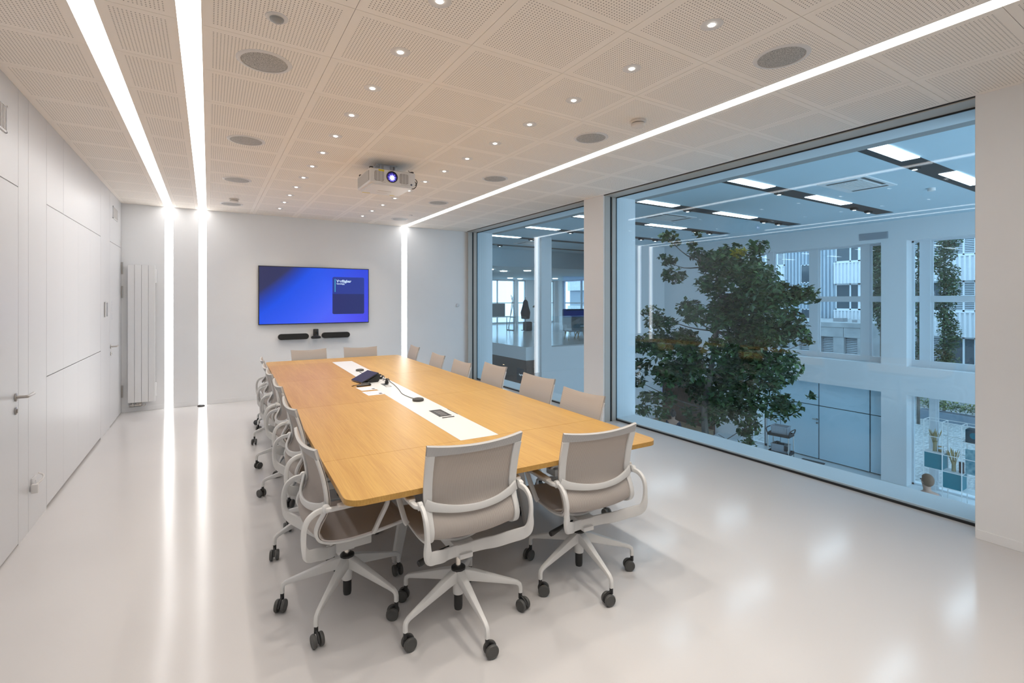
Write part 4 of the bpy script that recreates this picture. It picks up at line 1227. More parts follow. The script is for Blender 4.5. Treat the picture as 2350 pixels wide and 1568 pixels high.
# ------------------------------------------------------------------ lower hall furniture
FZ = HZ0
def hall_screen():
    t = thing('hall_screen', 'large lit screen with blue sky and green plants in the lower hall behind the tree', 'television', (15.44, 12.42, -2.40))
    bm = B(); box(bm, (-.05, -.92, -.63), (.04, .92, .63), .01, 1); obj('housing', bm, BLK, t)
    m = M('hall_screen_image', (.01, .01, .01), .25, emit=(0, 0, 1), es=1)
    nt, N, L, b = nodes(m)
    tc = N.new('ShaderNodeTexCoord'); sp = N.new('ShaderNodeSeparateXYZ'); no = N.new('ShaderNodeTexNoise'); no.inputs['Scale'].default_value = 5
    L.new(tc.outputs['Object'], sp.inputs[0]); L.new(tc.outputs['Object'], no.inputs['Vector'])
    h = math_node(nt, 'ADD', sp.outputs[2], math_node(nt, 'MULTIPLY', math_node(nt, 'SUBTRACT', no.outputs['Fac'], .5), .5))
    rp = N.new('ShaderNodeValToRGB'); e = rp.color_ramp.elements
    e[0].position = .05; e[0].color = (.01, .30, .16, 1); e[1].position = .95; e[1].color = (.04, .20, 1.3, 1)
    for p, c in ((.30, (.03, .16, .05, 1)), (.47, (.04, .28, .08, 1)), (.54, (.45, .6, 1.1, 1)), (.72, (.12, .35, 1.3, 1))):
        q = e.new(p); q.color = c
    L.new(math_node(nt, 'ADD', math_node(nt, 'MULTIPLY', h, .8), .5), rp.inputs[0]); L.new(rp.outputs[0], b.inputs['Emission Color'])
    bm = B(); box(bm, (-.054, -.89, -.60), (-.049, .89, .60)); obj('screen', bm, m, t, 0)
hall_screen()
OAKH = add_noise(M('hall_oak', (.36, .24, .13), .5), 5, (.30, .19, .10), (.42, .29, .17), stretch=(8, 1, 8))
bm = B(); box(bm, (15.36, 11.0, FZ), (15.40, 13.28, -1.55)); box(bm, (15.395, 11.0, FZ), (15.5, 13.28, -1.55))
tag(obj('wood_backdrop', bm, WOODD, None, 0), 'dark wooden wall lining framing the lit hall screen', 'wall panel', None, 'structure')
t = thing('long_sideboard', 'long pale wooden sideboard under the lit hall screen', 'sideboard', (14.95, 12.1, FZ))
bm = B(); box(bm, (-.32, -1.15, .05), (.38, 1.15, .20)); obj('sideboard_body', bm, OAKH, t, 0)
bm = B(); box(bm, (-.33, -1.17, .20), (.39, 1.17, .225)); obj('sideboard_top', bm, OAKH, t, 0)
t = thing('media_cabinet', 'grey media cabinet with looping cables at the foot of the tree', 'cabinet', (13.2, 8.95, FZ), .3)
bm = B(); box(bm, (-.28, -.35, .04), (.28, .35, .80), .01, 1); obj('cabinet_body', bm, M('cabinet_grey', (.40, .43, .45), .5), t)
bm = B(); box(bm, (-.285, -.33, .08), (-.279, -.01, .76)); obj('cabinet_door', bm, M('cabinet_dark', (.06, .045, .05), .5), t, 0)
bm = B(); tube(bm, cr([(-.30, .05, .80), (-.36, .12, .55), (-.38, .0, .35), (-.34, -.14, .55), (-.33, -.05, .78), (-.36, .15, .9)], 6), .008, 6); obj('looped_cable', bm, BLK, t)
t = thing('fire_extinguisher', 'white fire extinguisher with black hose beside the glazed hall door', 'fire extinguisher', (15.30, 9.62, FZ))
bm = B(); lathe(bm, [(.085, 0), (.09, .03), (.09, .52), (.06, .60), (.03, .62), (.03, .66)], k=20); obj('cylinder_body', bm, M('extinguisher_white', (.75, .78, .8), .35), t)
bm = B(); box(bm, (-.03, -.06, .655), (.03, .06, .70), .01, 1); obj('valve', bm, BLK, t)
bm = B(); tube(bm, cr([(0, -.04, .68), (0, -.14, .78), (0, -.22, .95), (0, -.12, 1.08), (0, .02, 1.05)], 6), .018, 8); obj('hose', bm, BLK, t)

def service_cart():
    t = thing('service_cart', 'black and steel service cart holding two grey crates in the lower hall', 'cart', (14.6, 8.13, FZ), math.radians(10))
    hx, hy = .22, .30
    for z, nm in ((.84, 'top_tray'), (.30, 'bottom_tray')):
        bm = B(); box(bm, (-hx, -hy, z - .02), (hx, hy, z))
        for a, b_ in (((-hx, -hy), (hx, -hy + .02)), ((-hx, hy - .02), (hx, hy)), ((-hx, -hy), (-hx + .02, hy)), ((hx - .02, -hy), (hx, hy))): box(bm, (a[0], a[1], z - .03), (b_[0], b_[1], z + .055))
        obj(nm, bm, BLK, t, 0)
    for s in (-1, 1):
        bm = B(); tube(bm, cr([(-hx, s * hy, .88), (-hx, s * (hy + .03), 1.0), (0, s * (hy + .04), 1.02), (hx, s * (hy + .03), 1.0), (hx, s * hy, .88)], 4), .016, 8); obj('push_handle', bm, BLK, t)
    for x in (-hx, hx):
        for y in (-hy, hy):
            bm = B(); tube(bm, [(x * .95, y * .95, .10), (x * .95, y * .95, .82)], .014, 10); p = obj('post', bm, CHROME, t)
            bm = B(); lathe(bm, [(.05, -.015), (.05, .015)], (x * .95, y * .95, .05), 'y', 14); obj('wheel', bm, BLK, p)
service_cart()
def crate(z, lb, full):
    t = thing('plastic_crate', lb, 'crate', (14.6, 8.13, FZ + z + .004), math.radians(10), group='grey crates on the service cart')
    CG = MT.get('crate_grey') or M('crate_grey', (.33, .37, .41), .55)
    hx, hy, h = .15, .22, .26
    bm = B(); box(bm, (-hx, -hy, 0), (hx, hy, .012))
    for a, b_ in (((-hx, -hy), (hx, -hy + .012)), ((-hx, hy - .012), (hx, hy)), ((-hx, -hy), (-hx + .012, hy)), ((hx - .012, -hy), (hx, hy))): box(bm, (a[0], a[1], 0), (b_[0], b_[1], h))
    for a, b_ in (((-hx - .012, -hy - .012), (hx + .012, -hy)), ((-hx - .012, hy), (hx + .012, hy + .012)), ((-hx - .012, -hy), (-hx, hy)), ((hx, -hy), (hx + .012, hy))): box(bm, (a[0], a[1], h - .03), (b_[0], b_[1], h))
    obj('crate_shell', bm, CG, t, 0)
    bm = B()
    for i in range(5): box(bm, (-hx - .006, -hy + .04 + i * .09, .02), (-hx, -hy + .055 + i * .09, h - .03))
    obj('crate_ribs', bm, CG, t, 0)
    if full:
        bm = B()
        random.seed(2)
        for i in range(10):
            x, y = random.uniform(-.14, .14), random.uniform(-.2, .2); s = random.uniform(.03, .06)
            box(bm, (x - s, y - s, .1), (x + s, y + s, .27 + random.uniform(-.03, .02)), .01, 1)
        obj('packed_items', bm, BLK, t)
crate(.84, 'open grey plastic crate on the top tray of the service cart', False)
crate(.30, 'grey plastic crate full of dark items on the bottom tray of the cart', True)
t = thing('transport_dolly', 'low dark transport dolly lying beside the service cart', 'dolly', (14.9, 7.42, FZ), math.radians(8))
bm = B(); box(bm, (-.25, -.30, .11), (.25, .30, .15), .02, 2); obj('dolly_deck', bm, M('dolly_dark', (.07, .065, .065), .8), t)
for x in (-.2, .2):
    for y in (-.24, .24):
        bm = B(); lathe(bm, [(.055, -.018), (.055, .018)], (x, y, .055), 'y', 16); obj('wheel', bm, M('wheel_grey', (.3, .3, .3), .5) if (x, y) == (-.2, -.24) else MT['wheel_grey'], t)

# white cube shelf with vases
def cube_shelf():
    t = thing('cube_shelf', 'white open wire cube shelf with teal boxes standing in the lower hall', 'shelf', (14.75, 4.43, FZ))
    WM = M('wire_white', (.78, .80, .80), .4)
    cw, ch, dp = .352, .385, .36
    ys = [.30 - i * cw for i in range(5)]
    zs = [.06 + i * ch for i in range(6)]
    bm = B()
    for x in (0, dp):
        for y in ys: box(bm, (x - .008, y - .008, 0), (x + .008, y + .008, zs[5]))
        for z in zs: box(bm, (x - .007, ys[-1], z - .007), (x + .007, ys[0], z + .007))
    for y in ys:
        for z in zs: box(bm, (0, y - .007, z - .007), (dp, y + .007, z + .007))
    obj('wire_frame', bm, WM, t, 0)
    bm = B()
    for i, k in ((0, 3), (1, 2), (2, 4), (2, 1), (3, 3)): box(bm, (0, ys[i + 1], zs[k] - .004), (dp, ys[i], zs[k] + .008))
    obj('shelf_boards', bm, WM, t, 0)
    TE = M('teal_board', (.0, .19, .25), .4); 
    for i, k, h in ((0, 2, 1), (1, 1, 1)):
        bm = B(); box(bm, (.01, ys[i + 1] + .01, zs[k] + .01), (dp - .01, ys[i] - .01, zs[k + 1] - .01)); obj('teal_box', bm, TE, t, 0)
    bm = B(); box(bm, (.20, ys[4] + .01, zs[2] + .01), (.22, ys[2] - .01, zs[3] + .2)); obj('pattern_board', bm, add_noise(M('pattern_teal', (.1, .3, .35), .4), 4, (.02, .20, .27), (.30, .50, .55), stretch=(1, 2, 2)), t, 0)
    return t, ys, zs
sh, ys, zs = cube_shelf()
SB = Vector((14.75 + .18, 4.43, FZ))
GRASS = leaf_mat('dried_grass', (.30, .22, .08), (.50, .40, .18))
def vase(y, z, lb, col):
    t = thing('tall_vase', lb, 'vase', (SB.x, SB.y + y, FZ + z), group='tall vases of dried grass')
    bm = B(); lathe(bm, [(.045, 0), (.04, .02), (.038, .16), (.05, .24), (.043, .24), (.032, .16), (.034, .03), (0, .02)], k=16); obj('vase_body', bm, M('vase_straw', (.32, .27, .15), .3) if 'vase_straw' not in MT else MT['vase_straw'], t)
    random.seed(int(y * 100) % 97)
    bm = B(); tone = bm.faces.layers.float.new('tone')
    for i in range(34):
        a = random.uniform(0, 2 * PI); sp_ = random.uniform(.02, .16)
        q = Vector((sp_ * math.cos(a), sp_ * math.sin(a), random.uniform(.40, .54)))
        s0 = Vector((.02 * math.cos(a), .02 * math.sin(a), .10))
        n0 = len(bm.faces)
        tube(bm, cr([tuple(s0), tuple((s0 + q) / 2 + Vector((0, 0, .04))), tuple(q)], 3), [.003] * 4 + [.006, .008, .003], 4)
        tt = random.random()
        bm.faces.ensure_lookup_table()
        for f in bm.faces[n0:]: f[tone] = tt
    obj('dried_stems', bm, GRASS, t, 60)
vase(ys[0] - .16, zs[3] + .009, 'straw coloured vase of dried grass on the highest white shelf board', 0)
vase(ys[1] - .16, zs[2] + .009, 'straw coloured vase of dried grass one board lower on the cube shelf', 0)
t = thing('glass_jar', 'glass jar with amber contents beside the upper dried grass vase', 'jar', (SB.x, SB.y + ys[0] - .27, FZ + zs[3] + .009))
bm = B(); lathe(bm, [(.05, 0), (.052, .005), (.052, .12), (.05, .12), (.049, .01), (0, .008)], k=20); obj('jar_body', bm, CLEAR, t)
bm = B(); lathe(bm, [(.046, .012), (.046, .06), (0, .062)], k=20); obj('jar_contents', bm, M('amber_fill', (.40, .22, .05), .6), t)
bm = B(); lathe(bm, [(.054, .121), (.054, .14), (0, .14)], k=20); obj('jar_lid', bm, M('lid_cork', (.40, .30, .18), .7), t)
t = thing('black_canister', 'tall dark canister at the end of the lower shelf board', 'canister', (SB.x, SB.y + ys[1] - .30, FZ + zs[2] + .009))
bm = B(); lathe(bm, [(.045, 0), (.048, .01), (.048, .22), (.044, .23), (0, .23)], k=20); obj('canister_body', bm, M('canister_brown', (.045, .03, .03), .4), t)
bm = B(); lathe(bm, [(.049, .231), (.049, .25), (0, .252)], k=20); obj('canister_lid', bm, BLK, t)
t = thing('storage_bin', 'dark teal storage bin with a round hole hanging at the top of the cube shelf', 'box', (SB.x, SB.y + ys[2] - .20, FZ + zs[4] + .009))
bm = B(); box(bm, (-.15, -.15, 0), (.15, .15, .30), .02, 2); obj('bin_body', bm, M('bin_teal', (.02, .055, .075), .5), t)
bm = B(); lathe(bm, [(.07, -.153), (.072, -.149)], (0, 0, .17), 'x', 24); obj('bin_opening', bm, M('bin_light', (.0, .16, .22), .5), t)

# ------------------------------------------------------------------ people in the hall
def skin_body(name, pts, edges, m, parent):
    me = bpy.data.meshes.new(name)
    me.from_pydata([p[:3] for p in pts], edges, [])
    o = bpy.data.objects.new(name, me); C.objects.link(o); o.parent = parent
    me.materials.append(m)
    sk = o.modifiers.new('Skin', 'SKIN'); sk.use_smooth_shade = True
    for v, p in zip(me.skin_vertices[0].data, pts):
        r = p[3]
        v.radius = r if isinstance(r, tuple) else (r, r)
    me.skin_vertices[0].data[0].use_root = True
    sd = o.modifiers.new('Subdivision', 'SUBSURF'); sd.levels = 2; sd.render_levels = 2
    return o
SKIN = M('skin', (.42, .25, .18), .55)
def person(loc, rz, pose, lb, top, legs, hair, bun):
    t = thing('person', lb, 'person', loc, rz)
    # +Y faces forward; standing or seated
    hip = .93 if pose == 'stand' else .52
    P = [(0, 0, hip, (.15, .10)), (0, .0, hip + .20, (.13, .095)), (0, .0, hip + .38, (.17, .11)), (0, -.01, hip + .50, (.13, .08)), (0, .0, hip + .56, .052), (0, .01, hip + .63, .062), (0, .02, hip + .72, (.075, .09)), (0, .01, hip + .79, .06)]
    E_ = [(0, 1), (1, 2), (2, 3), (3, 4), (4, 5), (5, 6), (6, 7)]
    def chain(root, lst):
        a = root
        for q in lst:
            P.append(q); E_.append((a, len(P) - 1)); a = len(P) - 1
        return a
    for s in (-1, 1):
        if pose == 'stand':
            chain(0, [(s * .09, 0, hip - .08, .085), (s * .10, .01, hip - .45, .06), (s * .10, -.01, .09, .042), (s * .10, .13, .035, .035)])
            w_ = chain(3, [(s * .17, -.01, hip + .47, .055), (s * .22, -.02, hip + .20, .042), (s * .21, .06, hip - .04, .030)])
            hand = (s * .21, .08, hip - .12)
        else:
            chain(0, [(s * .10, .05, hip - .02, .085), (s * .11, .42, hip - .02, .062), (s * .11, .42, .09, .042), (s * .11, .54, .035, .035)])
            w_ = chain(3, [(s * .17, .0, hip + .47, .055), (s * .22, .08, hip + .22, .042), (s * .14, .32, hip + .24, .030)])
            hand = (s * .12, .40, hip + .25)
        w2 = chain(w_, [(hand[0], hand[1], hand[2], (.022, .034))])
        d = Vector((0, .03, -.09)) if pose == 'stand' else Vector((0, .09, -.02))
        for k in range(4):
            o_ = (k - 1.5) * .018
            base = Vector(hand) + d * .35 + (Vector((0, o_, 0)) if pose == 'stand' else Vector((o_, 0, 0)))
            chain(w2, [(*base, .009), (*(base + d * .5), .008), (*(base + d * (.85 - .1 * abs(k - 1))), .006)])
        th = Vector(hand) + Vector((-s * .03, .03, -.02)); chain(w2, [(*th, .009), (*(th + d * .4), .007)])
    skin_body('body', P, E_, SKIN, t)
    # clothes as a looser shell over torso and limbs
    Q = [(0, 0, hip, (.165, .12)), (0, 0, hip + .20, (.15, .11)), (0, 0, hip + .38, (.185, .125)), (0, -.01, hip + .50, (.14, .09))]
    F_ = [(0, 1), (1, 2), (2, 3)]
    for s in (-1, 1):
        arm = [(s * .17, -.01, hip + .47, .066), (s * .22, -.02, hip + .20, .053), (s * .21, .05, hip + .0, .042)] if pose == 'stand' else [(s * .17, 0, hip + .47, .066), (s * .22, .08, hip + .22, .053), (s * .15, .28, hip + .24, .042)]
        a = 3
        for q in arm: Q.append(q); F_.append((a, len(Q) - 1)); a = len(Q) - 1
    skin_body('shirt', Q, F_, top, t)
    Q = [(0, 0, hip + .02, (.165, .12))]; F_ = []
    for s in (-1, 1):
        lg = [(s * .09, 0, hip - .09, .10), (s * .10, .01, hip - .45, .075), (s * .10, -.01, .10, .06)] if pose == 'stand' else [(s * .10, .05, hip - .02, .10), (s * .11, .42, hip - .02, .078), (s * .11, .42, .10, .06)]
        a = 0
        for q in lg: Q.append(q); F_.append((a, len(Q) - 1)); a = len(Q) - 1
    skin_body('trousers', Q, F_, legs, t)
    hz = hip + .72
    bm = B()
    bmesh.ops.create_uvsphere(bm, u_segments=20, v_segments=14, radius=1)
    for v in bm.verts: v.co = Vector((v.co.x * .088, v.co.y * .105 - .012, v.co.z * .115 + hz + .028))
    bmesh.ops.delete(bm, geom=[v for v in bm.verts if v.co.y > .045 and v.co.z < hz + .07], context='VERTS')
    if bun:
        lathe(bm, [(0, -.045), (.035, -.03), (.045, 0), (.035, .03), (0, .045)], (0, -.06, hz + .15), k=14)
    obj('hair', bm, hair, t, 60)
    bm = B()
    for s in (-1, 1):
        lathe(bm, [(0, -.008), (.011, -.004), (.013, .002), (0, .008)], (s * .032, .105, hz + .01), 'y', 10)
    obj('eyes', bm, BLK, t)
    bm = B(); tube(bm, [(0, .10, hz + .01), (0, .122, hz - .028), (0, .104, hz - .036)], [.008, .014, .010], 8); obj('nose', bm, SKIN, t)
    bm = B(); tube(bm, [(-.022, .098, hz - .058), (0, .106, hz - .06), (.022, .098, hz - .058)], [.003, .006, .003], 6); obj('mouth', bm, M('lips', (.35, .13, .11), .5) if 'lips' not in MT else MT['lips'], t)
    for s in (-1, 1):
        bm = B(); lathe(bm, [(0, -.006), (.022, -.004), (.024, .004), (0, .006)], (s * .08, .0, hz - .005), 'x', 10); obj('ear', bm, SKIN, t)
person((12.55, 10.42, FZ), -1.0, 'sit', 'person with dark pinned-up hair in navy, sitting before the lit hall screen', M('navy_cloth', (.025, .03, .05), .8), M('dark_trousers', (.03, .03, .035), .8), M('dark_hair', (.018, .013, .012), .6), True)
person((10.85, 3.43, FZ), math.radians(-35), 'stand', 'person with short brown hair walking past the white cube shelf', M('grey_shirt', (.30, .31, .33), .8), MT['dark_trousers'], M('brown_hair', (.16, .085, .045), .6), False)
t = thing('lounge_stool', 'low dark stool under the seated person in the lower hall', 'stool', (12.55, 10.42, FZ))
bm = B(); lathe(bm, [(.20, .30), (.22, .31), (.22, .345), (.20, .355), (0, .355)], k=24); obj('stool_seat', bm, DGREY, t)
for k in range(4):
    a = PI / 4 + k * PI / 2
    bm = B(); tube(bm, [(.12 * math.cos(a), .12 * math.sin(a), .31), (.2 * math.cos(a), .2 * math.sin(a), 0)], [.016, .012], 8); obj('leg', bm, OAKH, t)

# ------------------------------------------------------------------ gallery furniture
t = thing('lounge_chair', 'grey shell lounge chair on wooden legs in the gallery', 'chair', (12.35, 15.25, 0), math.radians(70))
bm = B()
rows = []
for i in range(9):
    f = i / 8
    row = []
    for j in range(13):
        a = -PI * .62 + PI * 1.24 * j / 12
        r = .31 + .05 * f
        row.append(Vector((r * math.sin(a), -r * math.cos(a) * .95, .40 + f * (.20 + .27 * max(0, math.cos(a))))))
    rows.append(row)
sheet(bm, rows, .03); obj('shell_back', bm, M('shell_grey', (.13, .16, .18), .7), t)
bm = B(); lathe(bm, [(0, .36), (.29, .37), (.31, .41), (.29, .46), (0, .47)], k=28); obj('seat_cushion', bm, M('cushion_grey', (.36, .39, .40), .8), t)
for x, y in ((-.22, -.2), (.22, -.2), (-.24, .22), (.24, .22)):
    bm = B(); tube(bm, [(x * .8, y * .8, .37), (x * 1.1, y * 1.1, 0)], [.02, .013], 8); obj('leg', bm, M('ash_wood', (.36, .28, .12), .5) if 'ash_wood' not in MT else MT['ash_wood'], t)
t = thing('side_table', 'small side table with splayed wooden legs beside the lounge chair', 'table', (13.15, 15.65, 0))
bm = B(); lathe(bm, [(0, .50), (.30, .50), (.31, .515), (.30, .53), (0, .53)], k=28); obj('table_top', bm, HW, t)
for k in range(4):
    a = k * PI / 2 + .4
    bm = B(); tube(bm, [(.08 * math.cos(a), .08 * math.sin(a), .5), (.32 * math.cos(a), .32 * math.sin(a), 0)], [.026, .02], 8); obj('leg', bm, MT['ash_wood'], t)
t = thing('high_back_sofa', 'dark grey high-backed sofa at the right edge of the far pane view', 'sofa', (15.0, 17.6, 0), math.radians(-15))
bm = B(); box(bm, (-.95, -.40, .14), (.95, .40, .44), .05, 2); obj('sofa_seat', bm, M('sofa_grey', (.14, .17, .18), .85), t)
bm = B(); box(bm, (-.95, .30, .40), (.95, .46, 1.18), .05, 2); obj('sofa_back', bm, MT['sofa_grey'], t)
for x in (-.85, .85):
    for y in (-.32, .32):
        bm = B(); tube(bm, [(x, y, .16), (x, y, 0)], .02, 8); obj('leg', bm, MT['ash_wood'], t)
t = thing('work_desk', 'white work desk with a grey acoustic screen in the gallery', 'desk', (12.7, 21.9, 0))
bm = B(); box(bm, (-.9, -.4, .71), (.9, .4, .74)); obj('desk_top', bm, HW, t, 0)
bm = B(); box(bm, (-.9, .36, .74), (.75, .41, 1.42), .01, 1); obj('acoustic_screen', bm, M('felt_grey', (.24, .27, .29), .9), t)
for x in (-.85, .85):
    bm = B(); tube(bm, [(x, -.36, .72), (x, -.36, .0)], .02, 8); tube(bm, [(x, .36, .72), (x, .36, .0)], .02, 8); tube(bm, [(x, -.36, .02), (x, .36, .02)], .02, 8); obj('leg', bm, GREYMETAL, t)
t = thing('coat_stand', 'slim coat stand draped with a black coat in the gallery', 'coat stand', (14.25, 21.5, 0))
bm = B(); tube(bm, [(0, 0, .02), (0, 0, 1.75)], .018, 10); lathe(bm, [(.24, 0), (.24, .015), (.03, .03)], k=20); obj('stand_pole', bm, DGREY, t)
bm = B(); lathe(bm, [(.05, 1.62), (.12, 1.52), (.20, 1.3), (.25, .95), (.27, .62), (.22, .60), (.05, .66)], k=14)
for v in bm.verts: v.co.x *= 1 + .2 * math.sin(v.co.z * 9); v.co.y *= .7
obj('black_coat', bm, M('coat_black', (.012, .010, .012), .9), t)
t = thing('black_backpack', 'black backpack standing on the gallery floor beneath the coat', 'bag', (14.05, 21.0, 0))
bm = B(); box(bm, (-.24, -.13, 0), (.24, .13, .48), .09, 3); obj('bag_body', bm, MT['coat_black'], t)
bm = B(); box(bm, (-.15, -.17, .06), (.15, -.12, .27), .02, 2); obj('front_pocket', bm, MT['coat_black'], t)
t = thing('folding_easel', 'white folding easel standing before the gallery windows', 'easel', (14.9, 23.8, 0))
bm = B()
for a, b_ in (((-.3, 0, 0), (.12, 0, 1.9)), ((.3, 0, 0), (-.12, 0, 1.9)), ((-.05, .35, 0), (.0, .02, 1.8))): tube(bm, [a, b_], .018, 8)
tube(bm, [(-.2, -.01, .6), (.2, -.01, .6)], .016, 8)
obj('easel_frame', bm, HW, t)
t = thing('gallery_tree', 'slender potted tree with dark leaves behind the white column', 'plant', (10.75, 15.1, 0))
bm = B(); lathe(bm, [(0, 0), (.17, 0), (.22, .36), (.20, .36), (.18, .3), (0, .3)], k=22); obj('pot', bm, HW, t)
bm = B(); tube(bm, cr([(0, 0, .3), (.02, .02, .9), (-.02, 0, 1.5), (.02, 0, 2.0)], 5), .014, 8); obj('stem', bm, BARK, t)
leaves('foliage', [(Vector((.03, 0, 1.85)), .22), (Vector((.08, 0, 1.55)), .24), (Vector((-.08, .02, 1.28)), .24), (Vector((.12, 0, 1.05)), .22), (Vector((.0, 0, 1.7)), .2), (Vector((-.1, 0, 1.0)), .16)], 700, .13, leaf_mat('leaf_dark', (.008, .02, .014), (.03, .06, .04)), t, 4)
for i, (x, y, h) in enumerate(((10.8, 19.2, 3.0), (12.0, 20.0, 3.0), (12.8, 19.15, 3.0), (16.2, 26.2, 3.0), (17.2, 26.6, 3.0), (19.0, 25.2, 3.0))):
    bm = B(); lathe(bm, [(.16, 0), (.16, -.02), (0, -.022)], (x, y, h), k=24)
    tag(obj('gallery_downlight', bm, M('gallery_lamp', (.9, .9, .9), .5, emit=(1, .97, .9), es=45) if i == 0 else MT['gallery_lamp']), 'round white gallery ceiling lamp, %s from the left in the far pane view' % ORD[i], 'light', 'round gallery lamps')

# ------------------------------------------------------------------ outside: courtyard, buildings, planting
COB = add_noise(M('cobbles', (.32, .33, .33), .8), 9, (.20, .21, .21), (.46, .47, .46), stretch=(.6, 2, 1), bump=.5, dist=.02)
bm = B(); box(bm, (16.05, -30, -3.7), (70, 60, -3.42)); struct('ground_courtyard', bm, COB, smooth=0)
CLAD = M('corrugated_grey', (.40, .47, .53), .5); CLADW = M('corrugated_white', (.70, .73, .76), .5); CONC = add_noise(M('concrete', (.34, .36, .37), .8), 2, (.30, .32, .33), (.40, .42, .43))
WINDK = M('window_dark', (.05, .08, .10), .08); BLIND = M('blind_grey', (.46, .51, .55), .5)
def ribs(bm, x, ya, yb, za, zb, pitch, dep=.05):
    n = max(1, int((yb - ya) / pitch))
    st = (yb - ya) / n
    poly = []
    for i in range(n):
        y = ya + i * st
        poly += [(x, y), (x, y + st * .40), (x - dep, y + st * .5), (x - dep, y + st * .9)]
    poly.append((x, yb))
    prism(bm, poly + [(x + .15, yb), (x + .15, ya)], za, zb)
t = thing('apartment_block', 'pale corrugated apartment block with window bands across the courtyard', 'building', (32, 0, 0))
bm = B(); box(bm, (.1, -12, -3.42), (9, 40, 11)); obj('building_core', bm, M('core_grey', (.30, .34, .38), .7), t, 0)
bm = B(); ribs(bm, .05, 14.54, 17.5, -3.4, 11, .20, .11); obj('grey_cladding', bm, CLAD, t, 0)
for ya, yb in ((-12, 14.54), (17.5, 40)):
    for k in range(-1, 4):
        z = -.25 + 2.83 * k
        bm = B(); ribs(bm, -.15, ya, yb, z, z + 1.21, .19, .07); box(bm, (-.22, ya, z + 1.21), (.1, yb, z + 1.27)); obj('white_band', bm, CLADW, t, 0)
for ya, yb, n in ((-3.2, 14.5, 14), (17.55, 22.6, 4)):
    st = (yb - ya) / n
    for k in range(-1, 4):
        z = .96 + 2.83 * k + .06
        for i in range(n):
            a = ya + i * st
            bm = B()
            fr = [((a, z), (a + st, z + .08)), ((a, z + 1.48), (a + st, z + 1.56)), ((a, z), (a + .08, z + 1.56)), ((a + st - .05, z), (a + st, z + 1.56)), ((a + st * .35, z), (a + st * .41, z + 1.56))]
            for p, q in fr: box(bm, (-.02, p[0], p[1]), (.08, q[0], q[1]))
            f = obj('window', bm, ALU, t, 0)
            shut = (a < 12.5 and (i * 7 + k * 3) % 5 != 0) or a > 17
            bm = B(); box(bm, (.03, a + .02, z + .05), (.045, a + st - .02, z + 1.5)); obj('window_pane', bm, WINDK, f, 0)
            if shut:
                bm = B()
                for j in range(16):
                    zz = z + .10 + j * .088
                    box(bm, (-.01, a + .06, zz), (.012, a + st - .06, zz + .052))
                obj('blind', bm, BLIND, f, 0)
for z0, z1 in ((2.68, 3.83), (.0, 1.05), (5.5, 6.7)):
    bm = B(); box(bm, (-.06, 15.95, z0), (.06, 16.5, z1)); f = obj('window', bm, ALU, t, 0)
    bm = B(); box(bm, (-.07, 15.99, z0 + .06), (-.055, 16.46, z1 - .05)); obj('window_pane', bm, WINDK, f, 0)
t = thing('concrete_annex', 'low flat-roofed concrete annex with shuttered openings before the apartment block', 'building', (26, 0, 0))
bm = B(); box(bm, (0, 10.4, .28), (5.5, 24, .5)); obj('roof_slab', bm, CONC, t, 0)
bm = B()
for i in range(13): box(bm, (.03, 10.42 + i * 1.05, -.2), (.2, 10.42 + i * 1.05 + 1.03, .28))
for i in range(14): box(bm, (.05, 10.42 + i * 1.05 - .02, -3.42), (.25, 10.42 + i * 1.05 + .45, -.2))
box(bm, (.4, 10.4, -3.42), (5.5, 24, .28))
obj('concrete_panels', bm, CONC, t, 0)
for i in range(12):
    y = 10.42 + i * 1.05 + .45
    bm = B()
    for j in range(26): box(bm, (.28, y, -.26 - j * .085), (.31, y + .58, -.26 - j * .085 + .055))
    obj('roller_blind', bm, BLIND, t, 0)
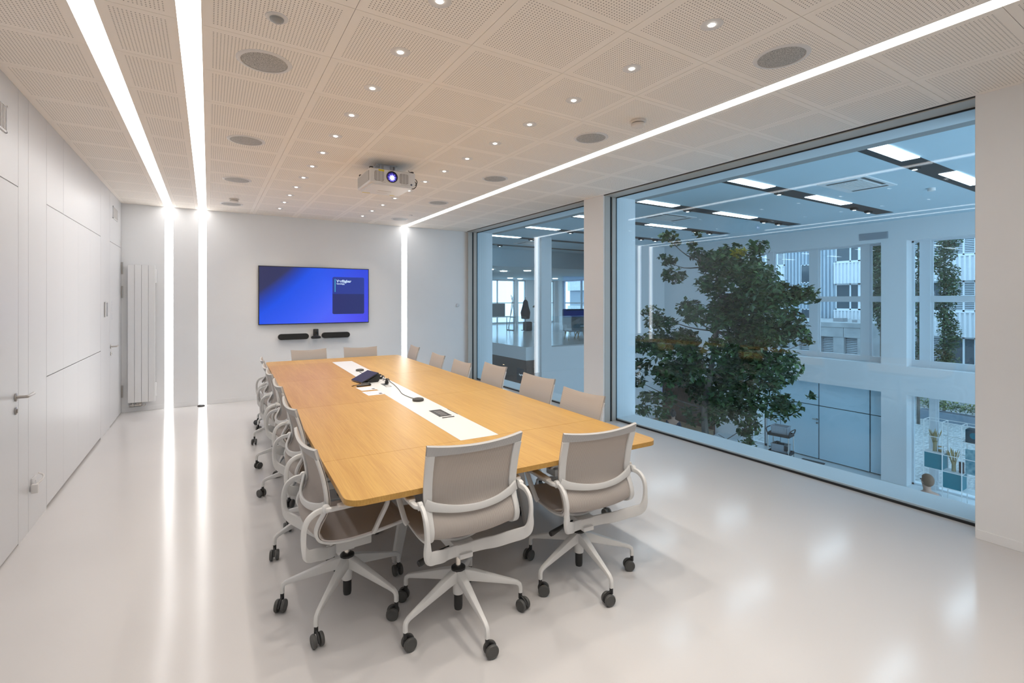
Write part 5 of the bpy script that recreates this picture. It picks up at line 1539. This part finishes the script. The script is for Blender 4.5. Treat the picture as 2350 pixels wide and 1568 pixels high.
bm = B(); box(bm, (1.2, 12.0, .5), (1.7, 12.45, .68)); box(bm, (1.0, 11.35, .5), (1.2, 11.5, .62)); obj('roof_vent', bm, GREYMETAL, t, 0)
LEAFO = leaf_mat('leaf_outdoor', (.03, .06, .03), (.10, .16, .07))
def column_tree(x, y, z0, z1, r, lb, seed, m):
    t = thing('columnar_tree', lb, 'tree', (x, y, -3.42), group='slim courtyard trees')
    random.seed(seed)
    cl = [(Vector((random.uniform(-.4, .4) * r, random.uniform(-.5, .5) * r, z0 + (z1 - z0) * i / 15 + 3.42)), r * random.uniform(.8, 1.1)) for i in range(16)]
    bm = B(); tube(bm, [(0, 0, 0), (0, 0, z1 + 3.2)], [.06, .012], 8); obj('trunk', bm, BARK, t)
    leaves('foliage', cl, 2300, .13, m, t, seed, 1.2)
column_tree(27.0, 7.95, -1.6, 5.6, .42, 'slim grey-green tree seen through the hall window beside the near pillar', 21, LEAFO)
column_tree(25.2, 9.59, .3, 5.2, .46, 'slim tree seen at the right edge of the upper hall window', 22, LEAFO)
column_tree(24.4, 8.0, -.9, 5.0, .20, 'narrow darker tree seen between the bars of the right hall window', 23, leaf_mat('leaf_deep', (.012, .03, .012), (.05, .10, .03)))
t = thing('clipped_hedge', 'low clipped hedge in a grey planter outside the lower hall window', 'hedge', (25.6, 5.0, -3.42))
bm = B(); box(bm, (0, -4, 0), (.5, 3.4, .38)); obj('planter', bm, M('planter_slate', (.18, .23, .28), .7), t, 0)
random.seed(8)
leaves('foliage', [(Vector((.25, -3.8 + i * .25, .66)), .30) for i in range(29)], 1300, .09, leaf_mat('leaf_hedge', (.05, .09, .03), (.22, .26, .05)), t, 12)

# lettering becomes mesh so that every piece is an object of its own
dg = bpy.context.evaluated_depsgraph_get()
for o in [o for o in S.objects if o.type == 'FONT']:
    me = bpy.data.meshes.new_from_object(o.evaluated_get(dg))
    n = bpy.data.objects.new('tmp', me); C.objects.link(n)
    n.parent = o.parent; n.location = o.location; n.rotation_euler = o.rotation_euler
    nm = o.name
    bpy.data.objects.remove(o); n.name = nm
